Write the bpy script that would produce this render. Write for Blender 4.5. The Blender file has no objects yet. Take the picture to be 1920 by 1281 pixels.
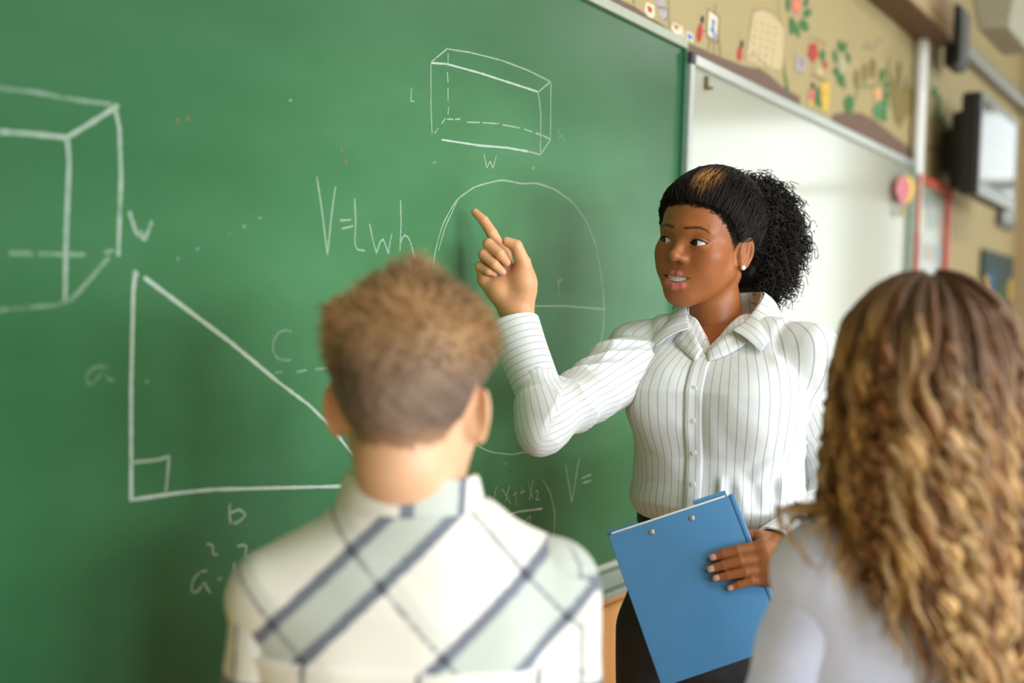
import bpy, math, random
import numpy as np
from mathutils import Vector, Matrix
random.seed(7)
rng = np.random.default_rng(11)
scene = bpy.context.scene
COL = scene.collection
# ------------------------------------------------------------------ camera
F = 2400.0                                   # focal length in pixels of the 1920 px frame
TH = math.atan2(1414, 2400); PITCH = math.atan2(63.5, 2400); ROLL = 0.035
CAM = np.array([0, 0, 1.46]); UP = np.array([0, 0, 1.0])
f0 = np.array([math.cos(TH), math.sin(TH), 0]); r0 = np.array([math.sin(TH), -math.cos(TH), 0])
FWD = f0*math.cos(PITCH) - UP*math.sin(PITCH); uc = UP*math.cos(PITCH) + f0*math.sin(PITCH)
CR = r0*math.cos(ROLL) + uc*math.sin(ROLL); CU = uc*math.cos(ROLL) - r0*math.sin(ROLL)
cam_data = bpy.data.cameras.new('camera'); cam = bpy.data.objects.new('camera', cam_data); COL.objects.link(cam)
m = Matrix.Identity(4)
for i in range(3):
    m[i][0] = CR[i]; m[i][1] = CU[i]; m[i][2] = -FWD[i]; m[i][3] = CAM[i]
cam.matrix_world = m
cam_data.sensor_width = 36.0; cam_data.lens = 36.0*F/1920
cam_data.dof.use_dof = True; cam_data.dof.focus_distance = 2.05; cam_data.dof.aperture_fstop = 1.9
scene.camera = cam
# ------------------------------------------------------------------ world, daylight, exposure
scene.view_settings.view_transform = 'Standard'; scene.view_settings.look = 'None'
scene.view_settings.gamma = 1; scene.view_settings.use_curve_mapping = False
scene.view_settings.exposure = 0.27
world = bpy.data.worlds.new('world'); scene.world = world; world.use_nodes = True
world.node_tree.nodes['Background'].inputs[0].default_value = (0.75, 0.86, 1.0, 1)
world.node_tree.nodes['Background'].inputs[1].default_value = 1.0
D = 1.15                                     # the board wall is the plane y = D
ROOM = dict(x0=-3.2, x1=9.0, y0=-5.6, y1=D, h=3.3)
def area(name, loc, rot, sx, sy, power, col):
    l = bpy.data.lights.new(name, 'AREA'); l.shape = 'RECTANGLE'; l.size = sx; l.size_y = sy
    l.energy = power; l.color = col
    o = bpy.data.objects.new(name, l); COL.objects.link(o); o.location = loc; o.rotation_euler = rot
    return o
WIN_BACK = [(-2.9, -0.9), (-0.3, 1.7), (2.3, 4.1)]          # openings of the window wall, along x
WIN_END = [(-2.25, -0.35), (-0.05, 0.85)]  # openings of the far end wall, along y
WZ0, WZ1 = 0.95, 2.95
for a, b in WIN_BACK:   # daylight entering each window
    area('window_daylight', ((a+b)/2, ROOM['y0']-0.32, (WZ0+WZ1)/2), (math.radians(90), 0, 0), b-a, WZ1-WZ0, 320 if a < -1 else 210, (0.735, 0.865, 1.0))
for a, b in WIN_END:
    area('window_daylight', (ROOM['x1']+0.32, (a+b)/2, (WZ0+WZ1)/2), (math.radians(90), 0, math.radians(90)), b-a, WZ1-WZ0, 21*(b-a)/1.9, (0.93, 0.99, 0.90))
# ------------------------------------------------------------------ helpers
def P(px, py, d): return CAM + d*(FWD + CR*(px-960)/F + CU*(640.5-py)/F)     # pixel + depth -> point
def W(px, py, y=None):                                                       # pixel -> point on a plane y = const
    y = D if y is None else y
    r = FWD + CR*(px-960)/F + CU*(640.5-py)/F
    return CAM + r*((y-CAM[1])/r[1])
def tag(o, label=None, cat=None, group=None, kind=None):
    if label: o['label'] = label
    if cat: o['category'] = cat
    if group: o['group'] = group
    if kind: o['kind'] = kind
    return o
def empty(name, loc, label=None, cat=None, group=None):
    o = bpy.data.objects.new(name, None); COL.objects.link(o); o.location = loc; o.empty_display_size = 0.1
    return tag(o, label, cat, group)
def mk(name, verts, faces, mat, parent=None, smooth=False, attrs=None, mats=None, midx=None):
    """verts are world coordinates; faces an (n,4)/(n,3) array or a list"""
    verts = np.asarray(verts, float)
    off = np.array(parent_origin(parent)) if parent is not None else np.zeros(3)
    me = bpy.data.meshes.new(name)
    if isinstance(faces, np.ndarray):
        n, k = faces.shape
        me.vertices.add(len(verts)); me.vertices.foreach_set('co', (verts-off).astype(np.float32).ravel())
        me.loops.add(n*k); me.loops.foreach_set('vertex_index', faces.astype(np.int32).ravel())
        me.polygons.add(n); me.polygons.foreach_set('loop_start', (np.arange(n)*k).astype(np.int32))
        me.polygons.foreach_set('loop_total', np.full(n, k, np.int32))
        me.update(calc_edges=True)
    else:
        me.from_pydata([tuple(v) for v in verts-off], [], [tuple(int(i) for i in f) for f in faces]); me.update()
    me.polygons.foreach_set('use_smooth', np.full(len(me.polygons), smooth))
    if attrs:
        for k_, a in attrs.items():
            a = np.asarray(a, np.float32)
            if a.ndim == 2:
                at = me.color_attributes.new(k_, 'FLOAT_COLOR', 'POINT')
                if a.shape[1] == 3: a = np.concatenate([a, np.ones((len(a), 1), np.float32)], 1)
                at.data.foreach_set('color', a.ravel())
            else:
                me.attributes.new(k_, 'FLOAT', 'POINT').data.foreach_set('value', a)
    for mm in (mats or [mat]): me.materials.append(mm)
    if midx is not None: me.polygons.foreach_set('material_index', np.asarray(midx, np.int32))
    o = bpy.data.objects.new(name, me); COL.objects.link(o)
    if parent is not None: o.parent = parent
    return o
def parent_origin(o):
    v = Vector((0, 0, 0))
    while o is not None: v += o.location; o = o.parent
    return v
class MB:
    """collects simple shapes into one mesh"""
    def __init__(s): s.v = []; s.f = []
    def add(s, v, f):
        n = len(s.v); s.v += [tuple(x) for x in v]; s.f += [tuple(i+n for i in q) for q in f]; return s
    def box(s, lo, hi):
        (a, b, c), (d, e, g) = lo, hi
        return s.add([(a,b,c),(d,b,c),(d,e,c),(a,e,c),(a,b,g),(d,b,g),(d,e,g),(a,e,g)],
                     [(0,3,2,1),(4,5,6,7),(0,1,5,4),(1,2,6,5),(2,3,7,6),(3,0,4,7)])
    def hexa(s, q):          # 8 corners, order as in box
        return s.add(q, [(0,3,2,1),(4,5,6,7),(0,1,5,4),(1,2,6,5),(2,3,7,6),(3,0,4,7)])
    def cyl(s, a, b, r, n=16, r2=None):
        a = np.array(a, float); b = np.array(b, float); t = (b-a)/np.linalg.norm(b-a); r2 = r if r2 is None else r2
        u = np.cross(t, [0, 0, 1.0]); u = u if np.linalg.norm(u) > 1e-3 else np.array([1.0, 0, 0]); u /= np.linalg.norm(u); w = np.cross(t, u)
        v = [a+r*(math.cos(2*math.pi*i/n)*u+math.sin(2*math.pi*i/n)*w) for i in range(n)] + [b+r2*(math.cos(2*math.pi*i/n)*u+math.sin(2*math.pi*i/n)*w) for i in range(n)]
        return s.add(v, [(i, (i+1) % n, n+(i+1) % n, n+i) for i in range(n)] + [tuple(range(n-1, -1, -1)), tuple(range(n, 2*n))])
    def build(s, name, mat, parent=None, bevel=0, seg=2, smooth=False):
        o = mk(name, s.v, s.f, mat, parent, smooth)
        if bevel:
            b = o.modifiers.new('bevel', 'BEVEL'); b.width = bevel; b.segments = seg; b.limit_method = 'ANGLE'; b.angle_limit = math.radians(40)
        return o
# ------------------------------------------------------------------ materials
def lin(r, g, b): return tuple(((c/255)/12.92 if c/255 <= 0.04045 else ((c/255+0.055)/1.055)**2.4) for c in (r, g, b))
def mat_new(name):
    m_ = bpy.data.materials.new(name); m_.use_nodes = True; return m_, m_.node_tree, m_.node_tree.nodes['Principled BSDF']
def N(nt, typ, **kw):
    n = nt.nodes.new(typ)
    for k, v in kw.items():
        if k.startswith('i_'): n.inputs[k[2:].replace('_', ' ')].default_value = v
        else: setattr(n, k, v)
    return n
def mat_plain(name, col, rough=0.6, noise=0.06, scale=30, bump=0.0, bscale=80, metal=0.0, spec=0.5, coat=0.0):
    m_, nt, b = mat_new(name)
    tc = N(nt, 'ShaderNodeTexCoord'); nz = N(nt, 'ShaderNodeTexNoise'); nz.inputs['Scale'].default_value = scale; nz.inputs['Detail'].default_value = 3
    nt.links.new(tc.outputs['Object'], nz.inputs['Vector'])
    r = N(nt, 'ShaderNodeValToRGB'); c = np.array(col)
    r.color_ramp.elements[0].position = 0.3; r.color_ramp.elements[1].position = 0.7
    r.color_ramp.elements[0].color = (*np.clip(c*(1-noise), 0, 1), 1); r.color_ramp.elements[1].color = (*np.clip(c*(1+noise), 0, 1), 1)
    nt.links.new(nz.outputs['Fac'], r.inputs['Fac']); nt.links.new(r.outputs['Color'], b.inputs['Base Color'])
    b.inputs['Roughness'].default_value = rough; b.inputs['Metallic'].default_value = metal; b.inputs['Specular IOR Level'].default_value = spec
    b.inputs['Coat Weight'].default_value = coat
    if bump:
        n2 = N(nt, 'ShaderNodeTexNoise'); n2.inputs['Scale'].default_value = bscale; n2.inputs['Detail'].default_value = 4
        bp = N(nt, 'ShaderNodeBump'); bp.inputs['Strength'].default_value = bump; bp.inputs['Distance'].default_value = 0.002
        nt.links.new(tc.outputs['Object'], n2.inputs['Vector']); nt.links.new(n2.outputs['Fac'], bp.inputs['Height']); nt.links.new(bp.outputs['Normal'], b.inputs['Normal'])
    return m_
def mat_emit(name, col, s):
    m_, nt, b = mat_new(name); b.inputs['Base Color'].default_value = (*col, 1)
    b.inputs['Emission Color'].default_value = (*col, 1); b.inputs['Emission Strength'].default_value = s; return m_
def mat_attr(name, attr='col', rough=0.6, sss=0.0, ssr=(1, .35, .2), spec=0.5, bump=0.0, bscale=600, sheen=0.0):
    m_, nt, b = mat_new(name); a = N(nt, 'ShaderNodeAttribute', attribute_name=attr)
    nt.links.new(a.outputs['Color'], b.inputs['Base Color']); b.inputs['Roughness'].default_value = rough; b.inputs['Specular IOR Level'].default_value = spec
    if sss:
        b.inputs['Subsurface Weight'].default_value = sss; b.inputs['Subsurface Radius'].default_value = ssr; b.inputs['Subsurface Scale'].default_value = 0.006
    b.inputs['Sheen Weight'].default_value = sheen
    if bump:
        tc = N(nt, 'ShaderNodeTexCoord'); n2 = N(nt, 'ShaderNodeTexNoise'); n2.inputs['Scale'].default_value = bscale; n2.inputs['Detail'].default_value = 3
        bp = N(nt, 'ShaderNodeBump'); bp.inputs['Strength'].default_value = bump; bp.inputs['Distance'].default_value = 0.001
        nt.links.new(tc.outputs['Object'], n2.inputs['Vector']); nt.links.new(n2.outputs['Fac'], bp.inputs['Height']); nt.links.new(bp.outputs['Normal'], b.inputs['Normal'])
    return m_
def mat_wood(name, c1, c2, rough=0.45):
    m_, nt, b = mat_new(name); tc = N(nt, 'ShaderNodeTexCoord'); mp = N(nt, 'ShaderNodeMapping'); mp.inputs['Scale'].default_value = (6, 6, 0.7)
    nz = N(nt, 'ShaderNodeTexNoise'); nz.inputs['Scale'].default_value = 4; nz.inputs['Detail'].default_value = 6; nz.inputs['Distortion'].default_value = 0.6
    r = N(nt, 'ShaderNodeValToRGB'); r.color_ramp.elements[0].position = 0.35; r.color_ramp.elements[1].position = 0.68
    r.color_ramp.elements[0].color = (*c1, 1); r.color_ramp.elements[1].color = (*c2, 1)
    nt.links.new(tc.outputs['Object'], mp.inputs['Vector']); nt.links.new(mp.outputs['Vector'], nz.inputs['Vector']); nt.links.new(nz.outputs['Fac'], r.inputs['Fac'])
    nt.links.new(r.outputs['Color'], b.inputs['Base Color']); b.inputs['Roughness'].default_value = rough; return m_
# ------------------------------------------------------------------ signed distance modelling
def seg_t(p, a, b):
    ab = b-a; return np.clip(((p-a)@ab)/max(ab@ab, 1e-12), 0, 1)
def cone(p, a, b, ra, rb):
    a = np.asarray(a, float); b = np.asarray(b, float); t = seg_t(p, a, b)
    q = p-a-t[:, None]*(b-a); return np.sqrt(np.einsum('ij,ij->i', q, q)) - (ra+(rb-ra)*t)
def ball(p, c, r): q = p-np.asarray(c, float); return np.sqrt(np.einsum('ij,ij->i', q, q)) - r
def elli(p, c, r):                     # r may also be one radius triple per point
    r = np.asarray(r, float); q = (p-np.asarray(c, float)); k0 = np.linalg.norm(q/r, axis=1); k1 = np.linalg.norm(q/(r*r), axis=1)
    return k0*(k0-1)/np.maximum(k1, 1e-9)
def smin(a, b, k):
    h = np.maximum(k-np.abs(a-b), 0)/k; return np.minimum(a, b) - h*h*k*0.25
def smax(a, b, k): return -smin(-a, -b, k)
def sstep(e0, e1, x):
    t = np.clip((x-e0)/(e1-e0), 0, 1); return t*t*(3-2*t)
def mirror(p): q = p.copy(); q[:, 0] = np.abs(q[:, 0]); return q
def wob(p, s, seed=0):
    """cheap smooth pseudo noise in about [-1,1]"""
    r = np.random.default_rng(seed); o = np.zeros(len(p))
    for i in range(5):
        k = r.normal(size=3); k /= np.linalg.norm(k); k *= s*r.uniform(0.6, 1.5)
        k2 = r.normal(size=3); k2 /= np.linalg.norm(k2); k2 *= s*r.uniform(0.4, 0.9)
        o += np.sin(p@k + r.uniform(0, 6) + 1.1*np.sin(p@k2 + r.uniform(0, 6)))
    return o/3.0
def sdf_mesh(fn, lo, hi, h, newton=True):
    lo = np.asarray(lo, float); hi = np.asarray(hi, float); B = 6
    nb = np.maximum(np.ceil((hi-lo)/(h*B)).astype(int), 1); dims = nb*B
    def ev(p):
        out = np.empty(len(p))
        for i in range(0, len(p), 300000): out[i:i+300000] = fn(p[i:i+300000])
        return out
    bi = np.stack(np.meshgrid(*[np.arange(n) for n in nb], indexing='ij'), -1).reshape(-1, 3)
    bc = lo + (bi*B + (B-1)/2)*h; bd = ev(bc)
    act = np.abs(bd) < h*B*0.87*1.7 + 0.002
    arr = np.broadcast_to(bd.reshape(nb[0], 1, nb[1], 1, nb[2], 1), (nb[0], B, nb[1], B, nb[2], B)).copy()
    ab = bi[act]; loc = np.stack(np.meshgrid(*[np.arange(B)]*3, indexing='ij'), -1).reshape(-1, 3)
    pts = lo + h*((ab[:, None, :]*B + loc[None]).reshape(-1, 3)); dv = ev(pts).reshape(-1, B, B, B)
    arr[ab[:, 0], :, ab[:, 1], :, ab[:, 2], :] = dv
    arr = arr.reshape(dims); s = arr < 0
    c = np.zeros(np.array(dims)-1, np.int8); offs = [(i, j, k) for i in (0, 1) for j in (0, 1) for k in (0, 1)]
    sl = lambda o, n: slice(o, n-1+o)
    for o in offs: c += s[sl(o[0], dims[0]), sl(o[1], dims[1]), sl(o[2], dims[2])]
    cells = np.argwhere((c > 0) & (c < 8)); idx = np.full(c.shape, -1, np.int64); idx[tuple(cells.T)] = np.arange(len(cells))
    acc = np.zeros((len(cells), 3)); cnt = np.zeros(len(cells))
    for ax in range(3):
        o1, o2 = [a for a in range(3) if a != ax]
        for u in (0, 1):
            for w in (0, 1):
                A = cells.copy(); A[:, o1] += u; A[:, o2] += w; Bq = A.copy(); Bq[:, ax] += 1
                va = arr[tuple(A.T)]; vb = arr[tuple(Bq.T)]; cr_ = (va < 0) != (vb < 0)
                t = np.where(cr_, va/np.where(va == vb, 1, va-vb), 0); q = A.astype(float); q[:, ax] += t
                acc[cr_] += q[cr_]; cnt[cr_] += 1
    v = lo + h*acc/np.maximum(cnt, 1)[:, None]
    F_ = []
    for ax in range(3):
        o1, o2 = [(1, 2), (2, 0), (0, 1)][ax]
        A = [slice(None)]*3; Bs = [slice(None)]*3; A[ax] = slice(0, -1); Bs[ax] = slice(1, None)
        e = np.argwhere(s[tuple(A)] != s[tuple(Bs)])
        ok = (e[:, o1] > 0) & (e[:, o2] > 0) & (e[:, o1] < dims[o1]-1) & (e[:, o2] < dims[o2]-1); e = e[ok]
        q = []
        for du, dw in ((-1, -1), (0, -1), (0, 0), (-1, 0)):
            cc = e.copy(); cc[:, o1] += du; cc[:, o2] += dw; q.append(idx[tuple(cc.T)])
        q = np.stack(q, 1); flip = ~s[tuple(e.T)]; q[flip] = q[flip][:, ::-1]; F_.append(q)
    f = np.concatenate(F_); f = f[(f >= 0).all(1)]
    if newton:
        e = h*0.5; d0 = ev(v); g = np.stack([ev(v+np.eye(3)[i]*e)-ev(v-np.eye(3)[i]*e) for i in range(3)], 1)/(2*e)
        gn = (g*g).sum(1); st = -(d0/np.maximum(gn, .2))[:, None]*g; L = np.linalg.norm(st, axis=1, keepdims=True)
        v = v + st*np.minimum(1, 0.6*h/np.maximum(L, 1e-9))
    return v, f
def normals(v, f):
    n = np.cross(v[f[:, 2]]-v[f[:, 0]], v[f[:, 3 if f.shape[1] > 3 else 1]]-v[f[:, 1]]); o = np.zeros_like(v)
    for k in range(f.shape[1]): np.add.at(o, f[:, k], n)
    return o/np.maximum(np.linalg.norm(o, axis=1, keepdims=True), 1e-12)
def tubes(pts, rad, sides=3):
    """pts (n,m,3), rad (n,m) -> verts, quads for n tapered strands"""
    n, m_, _ = pts.shape; t = np.gradient(pts, axis=1); t /= np.maximum(np.linalg.norm(t, axis=2, keepdims=True), 1e-9)
    ref = np.array([0.31, 0.52, 0.79]); u = np.cross(t, ref); u /= np.maximum(np.linalg.norm(u, axis=2, keepdims=True), 1e-9); w = np.cross(t, u)
    a = np.arange(sides)*2*np.pi/sides
    v = pts[:, :, None, :] + rad[:, :, None, None]*(np.cos(a)[None, None, :, None]*u[:, :, None, :]+np.sin(a)[None, None, :, None]*w[:, :, None, :])
    i = np.arange(n)[:, None, None]*m_*sides; j = np.arange(m_-1)[None, :, None]*sides; k = np.arange(sides)[None, None, :]; k2 = (k+1) % sides
    f = np.stack([i+j+k, i+j+k2, i+j+sides+k2, i+j+sides+k], -1).reshape(-1, 4)
    return v.reshape(-1, 3), f
def rowmap(n, m_, sides, per): return np.repeat(per, m_*sides, axis=0)
class Loft:
    """stack of ellipses in a local frame (x left, y front, z up)"""
    def __init__(s, rows, e=2.3): r = np.array(rows, float); s.z, s.cx, s.cy, s.a, s.b = r.T; s.e = e
    def at(s, z): return [np.interp(z, s.z, q) for q in (s.cx, s.cy, s.a, s.b)]
    def __call__(s, q, g=0.0, cap=0.02):
        cx, cy, a, b = s.at(q[:, 2]); a = a+g; b = b+g; x = np.abs(q[:, 0]-cx)/a; y = np.abs(q[:, 1]-cy)/b
        k = (x**s.e+y**s.e)**(1/s.e); d = (k-1)*np.minimum(a, b)
        return smax(smax(d, s.z[0]-q[:, 2], cap), q[:, 2]-s.z[-1], cap)
class Frame:
    def __init__(s, o, X, Y, Z, k=1.0): s.o = np.array(o, float); s.R = np.stack([X, Y, Z], 1); s.k = k
    def to(s, p): return ((p-s.o)@s.R)/s.k
    def out(s, q): return (np.asarray(q, float)*s.k)@s.R.T + s.o
# ------------------------------------------------------------------ the room
M_wall = mat_plain('wall_paint', lin(168, 150, 104), 0.75, 0.03, 3, 0.15, 120)
M_ceil = mat_plain('ceiling_paint', lin(186, 180, 162), 0.85, 0.02, 4)
M_soff = mat_plain('soffit_paint', lin(172, 148, 108), 0.7, 0.03, 4)
M_floor = mat_wood('floor_wood', lin(178, 152, 118), lin(196, 172, 138), 0.35)
M_dado = mat_wood('dado_wood', lin(176, 118, 62), lin(194, 138, 80), 0.4)
M_white = mat_plain('white_paint', lin(225, 225, 218), 0.4, 0.02)
M_alu = mat_plain('aluminium', lin(190, 194, 188), 0.3, 0.04, 60, metal=0.6)
M_black = mat_plain('black_plastic', lin(22, 22, 22), 0.4, 0.1)
M_dgrey = mat_plain('dark_grey_plastic', lin(62, 64, 64), 0.5, 0.08)
M_grey = mat_plain('grey_metal', lin(128, 128, 120), 0.45, 0.05)
X0, X1, Y0, H = ROOM['x0'], ROOM['x1'], ROOM['y0'], ROOM['h']
T = 0.25
def structure(mb, name, mat, parent=None, **k):
    o = mb.build(name, mat, parent, **k); o['kind'] = 'structure'; return o
structure(MB().box((X0-T, Y0-T, -0.2), (X1+T, D+T, 0)), 'floor', M_floor)
structure(MB().box((X0-T, Y0-T, H), (X1+T, D+T, H+0.2)), 'ceiling', M_ceil)
wall_front = structure(MB().box((X0-T, D, 0), (X1+T, D+T, H)), 'wall_front', M_wall)
structure(MB().box((X0-T, Y0, 0), (X0, D, H)), 'wall_left', M_wall)
def cut_wall(name, ops, axis):
    b = MB(); lo, hi = (X0-T, X1+T) if axis == 0 else (Y0, D)
    def put(a, c, z0, z1):
        if axis == 0: b.box((a, Y0-T, z0), (c, Y0, z1))
        else: b.box((X1, a, z0), (X1+T, c, z1))
    put(lo, hi, 0, WZ0); put(lo, hi, WZ1, H); x = lo
    for a, c in ops: put(x, a, WZ0, WZ1); x = c
    put(x, hi, WZ0, WZ1); return structure(b, name, M_wall)
cut_wall('wall_back', WIN_BACK, 0); cut_wall('wall_right', WIN_END, 1)
# thin window glass: lets the daylight through and reflects a little
M_glass, nt, b_ = mat_new('window_glass'); nt.nodes.remove(b_)
tr = N(nt, 'ShaderNodeBsdfTransparent'); gl = N(nt, 'ShaderNodeBsdfGlossy'); gl.inputs['Roughness'].default_value = 0.05
mx = N(nt, 'ShaderNodeMixShader'); mx.inputs[0].default_value = 0.06
nt.links.new(tr.outputs[0], mx.inputs[1]); nt.links.new(gl.outputs[0], mx.inputs[2]); nt.links.new(mx.outputs[0], nt.nodes['Material Output'].inputs['Surface'])
wn = 0
for axis, ops in ((0, WIN_BACK), (1, WIN_END)):
    for a, c in ops:
        wn += 1; mid = (a+c)/2; tz = 2.36
        def bx(b, u0, u1, v0, v1, z0, z1):
            if axis == 0: b.box((u0, Y0-v1, z0), (u1, Y0-v0, z1))
            else: b.box((X1+v0, u0, z0), (X1+v1, u1, z1))
        b = MB(); w_ = 0.06
        bx(b, a, a+w_, .05, .13, WZ0, WZ1); bx(b, c-w_, c, .05, .13, WZ0, WZ1); bx(b, a+w_, c-w_, .05, .13, WZ0, WZ0+w_); bx(b, a+w_, c-w_, .05, .13, WZ1-w_, WZ1)
        bx(b, a+w_, c-w_, .05, .13, tz, tz+0.07)
        if c-a > 1.2: bx(b, mid-.035, mid+.035, .05, .13, WZ0+w_, tz)
        win = structure(b, 'window_%d' % wn, M_white)
        g = MB(); bx(g, a+w_, c-w_, .085, .09, WZ0+w_, WZ1-w_); g.build('pane', M_glass, win)
        s = MB(); bx(s, a-.04, c+.04, -.12, .05, WZ0-.03, WZ0); s.build('window_sill', M_white, win)
# orange wood panelling below the boards, one panel after another
zb = 0.86; dado = structure(MB().box((X0, D-0.012, 0), (X1, D, zb+.01)), 'trim_1', M_dado)
x = X0
while x < X1-0.01:
    e_ = min(x+0.9, X1); MB().box((x+.003, D-0.022, 0.1), (e_-.003, D-0.012, zb)).build('panel', M_dado, dado, 0.002, 1); x = e_
structure(MB().box((X0, D-0.034, 0), (X1, D-0.0225, 0.095)), 'baseboard_front', M_dado)
# soffit above the boards and the pilaster at the far end
sx = float(W(1726, 84)[0]); sz = float(W(1726, 84)[2]); print('soffit', sx, sz)
structure(MB().box((X0, D-0.115, sz+.012), (sx, D, H)), 'trim_2', M_soff)
structure(MB().box((X0, D-0.117, sz), (sx, D, sz+.012)), 'soffit_shade_strip', mat_wood('soffit_shade', lin(92, 66, 42), lin(112, 84, 54), .6))  # added dark brown strip, paints the shade on the soffit's underside
px_ = float(W(1906, 400)[0]); structure(MB().box((px_, D-0.10, 0), (px_+0.45, D, H)), 'trim_3', M_soff)
# ceiling lamps
M_lamp = mat_emit('lamp_diffuser', (1.0, 0.93, 0.80), 3.0)
for lx, ly, where in ((-0.6, -3.0, 'in the row by the side windows, nearer the left wall'), (2.0, -3.0, 'in the row by the side windows, nearer the room middle'), (1.6, -1.0, 'above the pupils, in the row by the chalkboard'),
                      (4.4, -1.0, 'middle one of the row by the chalkboard'), (7.2, -1.0, 'nearest the far end window, in the chalkboard row')):
    o = empty('ceiling_lamp', (lx, ly, H-0.09), 'white ceiling lamp '+where, 'lamp', 'ceiling lamps')
    MB().box((lx-.62, ly-.11, H-.06), (lx+.62, ly+.11, H)).build('housing', M_white, o, 0.006)
    MB().box((lx-.59, ly-.09, H-.09), (lx+.59, ly+.09, H-.0605)).build('diffuser', M_lamp, o, 0.01)
    l = area('lamp_light', (lx, ly, H-0.10), (0, 0, 0), 1.15, 0.17, 24, (0.97, 0.98, 0.98)); l.parent = o; l.location = (0, 0, -0.01)
# ------------------------------------------------------------------ chalkboard
M_chalkb, nt, b_ = mat_new('chalkboard_green')
tc = N(nt, 'ShaderNodeTexCoord'); mp = N(nt, 'ShaderNodeMapping'); mp.inputs['Scale'].default_value = (1.0, 1, 2.2)
n1 = N(nt, 'ShaderNodeTexNoise'); n1.inputs['Scale'].default_value = 1.5; n1.inputs['Detail'].default_value = 5; n1.inputs['Roughness'].default_value = 0.6
rr = N(nt, 'ShaderNodeValToRGB'); rr.color_ramp.elements[0].position = 0.3; rr.color_ramp.elements[1].position = 0.75
rr.color_ramp.elements[0].color = (*lin(56, 104, 63), 1); rr.color_ramp.elements[1].color = (*lin(80, 130, 88), 1)
nt.links.new(tc.outputs['Object'], mp.inputs['Vector']); nt.links.new(mp.outputs['Vector'], n1.inputs['Vector']); nt.links.new(n1.outputs['Fac'], rr.inputs['Fac'])
FALLOFF = N(nt, 'ShaderNodeMapping'); FALLOFF.inputs['Location'].default_value = (-2.85/2.1, 0, -.50/1.05); FALLOFF.inputs['Scale'].default_value = (1/2.1, 0, 1/1.05)   # light falloff painted into the green: darker away from the middle
gs = N(nt, 'ShaderNodeTexGradient', gradient_type='QUADRATIC_SPHERE'); nt.links.new(tc.outputs['Object'], FALLOFF.inputs['Vector']); nt.links.new(FALLOFF.outputs['Vector'], gs.inputs['Vector'])
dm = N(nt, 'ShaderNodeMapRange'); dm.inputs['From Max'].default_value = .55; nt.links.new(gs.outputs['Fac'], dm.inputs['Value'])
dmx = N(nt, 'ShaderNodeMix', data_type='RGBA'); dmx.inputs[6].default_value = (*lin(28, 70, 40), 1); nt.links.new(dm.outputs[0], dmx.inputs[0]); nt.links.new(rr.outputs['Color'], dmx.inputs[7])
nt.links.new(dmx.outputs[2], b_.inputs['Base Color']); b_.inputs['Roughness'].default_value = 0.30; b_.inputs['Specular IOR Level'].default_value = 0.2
bx1 = float(W(1279, 300, D-.03)[0]); bz0 = float(W(1120, 1064, D-.032)[2]); bz1 = float(W(1230, 62, D-.032)[2]); bx0 = -0.9
print('board', bx1, bz0, bz1)
board = empty('chalkboard', (bx0, D, bz0), 'green chalkboard covered with chalk geometry drawings and formulas', 'chalkboard')
BF = D-0.022                                             # writing surface
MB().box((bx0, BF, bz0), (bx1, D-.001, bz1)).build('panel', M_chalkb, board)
M_rail = mat_plain('board_rail', lin(160, 166, 146), 0.4, 0.05, 40)
M_tray = mat_plain('chalk_tray_metal', lin(128, 136, 122), 0.42, 0.05, 40)
MB().box((bx0-.02, D-.032, bz1), (bx1+.006, D-.001, bz1+.02)).build('top_rail', M_rail, board, .002)
MB().box((bx0-.02, D-.032, bz0-.012), (bx1+.006, D-.001, bz0)).build('bottom_rail', M_rail, board, .002)
MB().box((bx0-.02, D-.032, bz0), (bx0, D-.001, bz1)).build('side_rail', M_rail, board, .002)
MB().box((bx1, D-.03, bz0), (bx1+.008, D-.001, bz1)).build('side_rail', mat_plain('board_edge_green', lin(38, 98, 70), 0.4), board, .002)
MB().box((bx0-.02, D-.05, bz0-.045), (bx1+.006, D-.001, bz0-.012)).box((bx0-.02, D-.065, bz0-.058), (bx1+.006, D-.001, bz0-.045)).build('chalk_tray', M_tray, board, .003)
# chalk: thin ribbons of chalk lying on the board
def mat_chalk(name, col, cover, top, sc=420):
    m_, nt, b = mat_new(name); b.inputs['Base Color'].default_value = (*col, 1); b.inputs['Roughness'].default_value = 0.95
    tc = N(nt, 'ShaderNodeTexCoord'); nz = N(nt, 'ShaderNodeTexNoise'); nz.inputs['Scale'].default_value = sc; nz.inputs['Detail'].default_value = 3
    n2 = N(nt, 'ShaderNodeTexNoise'); n2.inputs['Scale'].default_value = 28
    ad = N(nt, 'ShaderNodeMath', operation='ADD'); ad.inputs[1].default_value = 0
    mu = N(nt, 'ShaderNodeMath', operation='MULTIPLY'); mu.inputs[1].default_value = 0.7
    nt.links.new(n2.outputs['Fac'], mu.inputs[0]); nt.links.new(mu.outputs[0], ad.inputs[1]); nt.links.new(nz.outputs['Fac'], ad.inputs[0])
    mr = N(nt, 'ShaderNodeMapRange'); mr.inputs['From Min'].default_value = 1.15-cover*0.8; mr.inputs['From Max'].default_value = 1.45-cover*0.8
    mr.inputs['To Max'].default_value = top
    nt.links.new(tc.outputs['Object'], nz.inputs['Vector']); nt.links.new(tc.outputs['Object'], n2.inputs['Vector'])
    nt.links.new(ad.outputs[0], mr.inputs['Value']); nt.links.new(mr.outputs['Result'], b.inputs['Alpha']); return m_
M_ch = [mat_chalk('chalk_strong', (.64, .72, .60), .98, .60), mat_chalk('chalk_normal', (.60, .70, .56), .86, .43), mat_chalk('chalk_faint', (.54, .66, .52), .64, .30), mat_chalk('chalk_red', (.5, .12, .08), .8, .5)]
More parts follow.
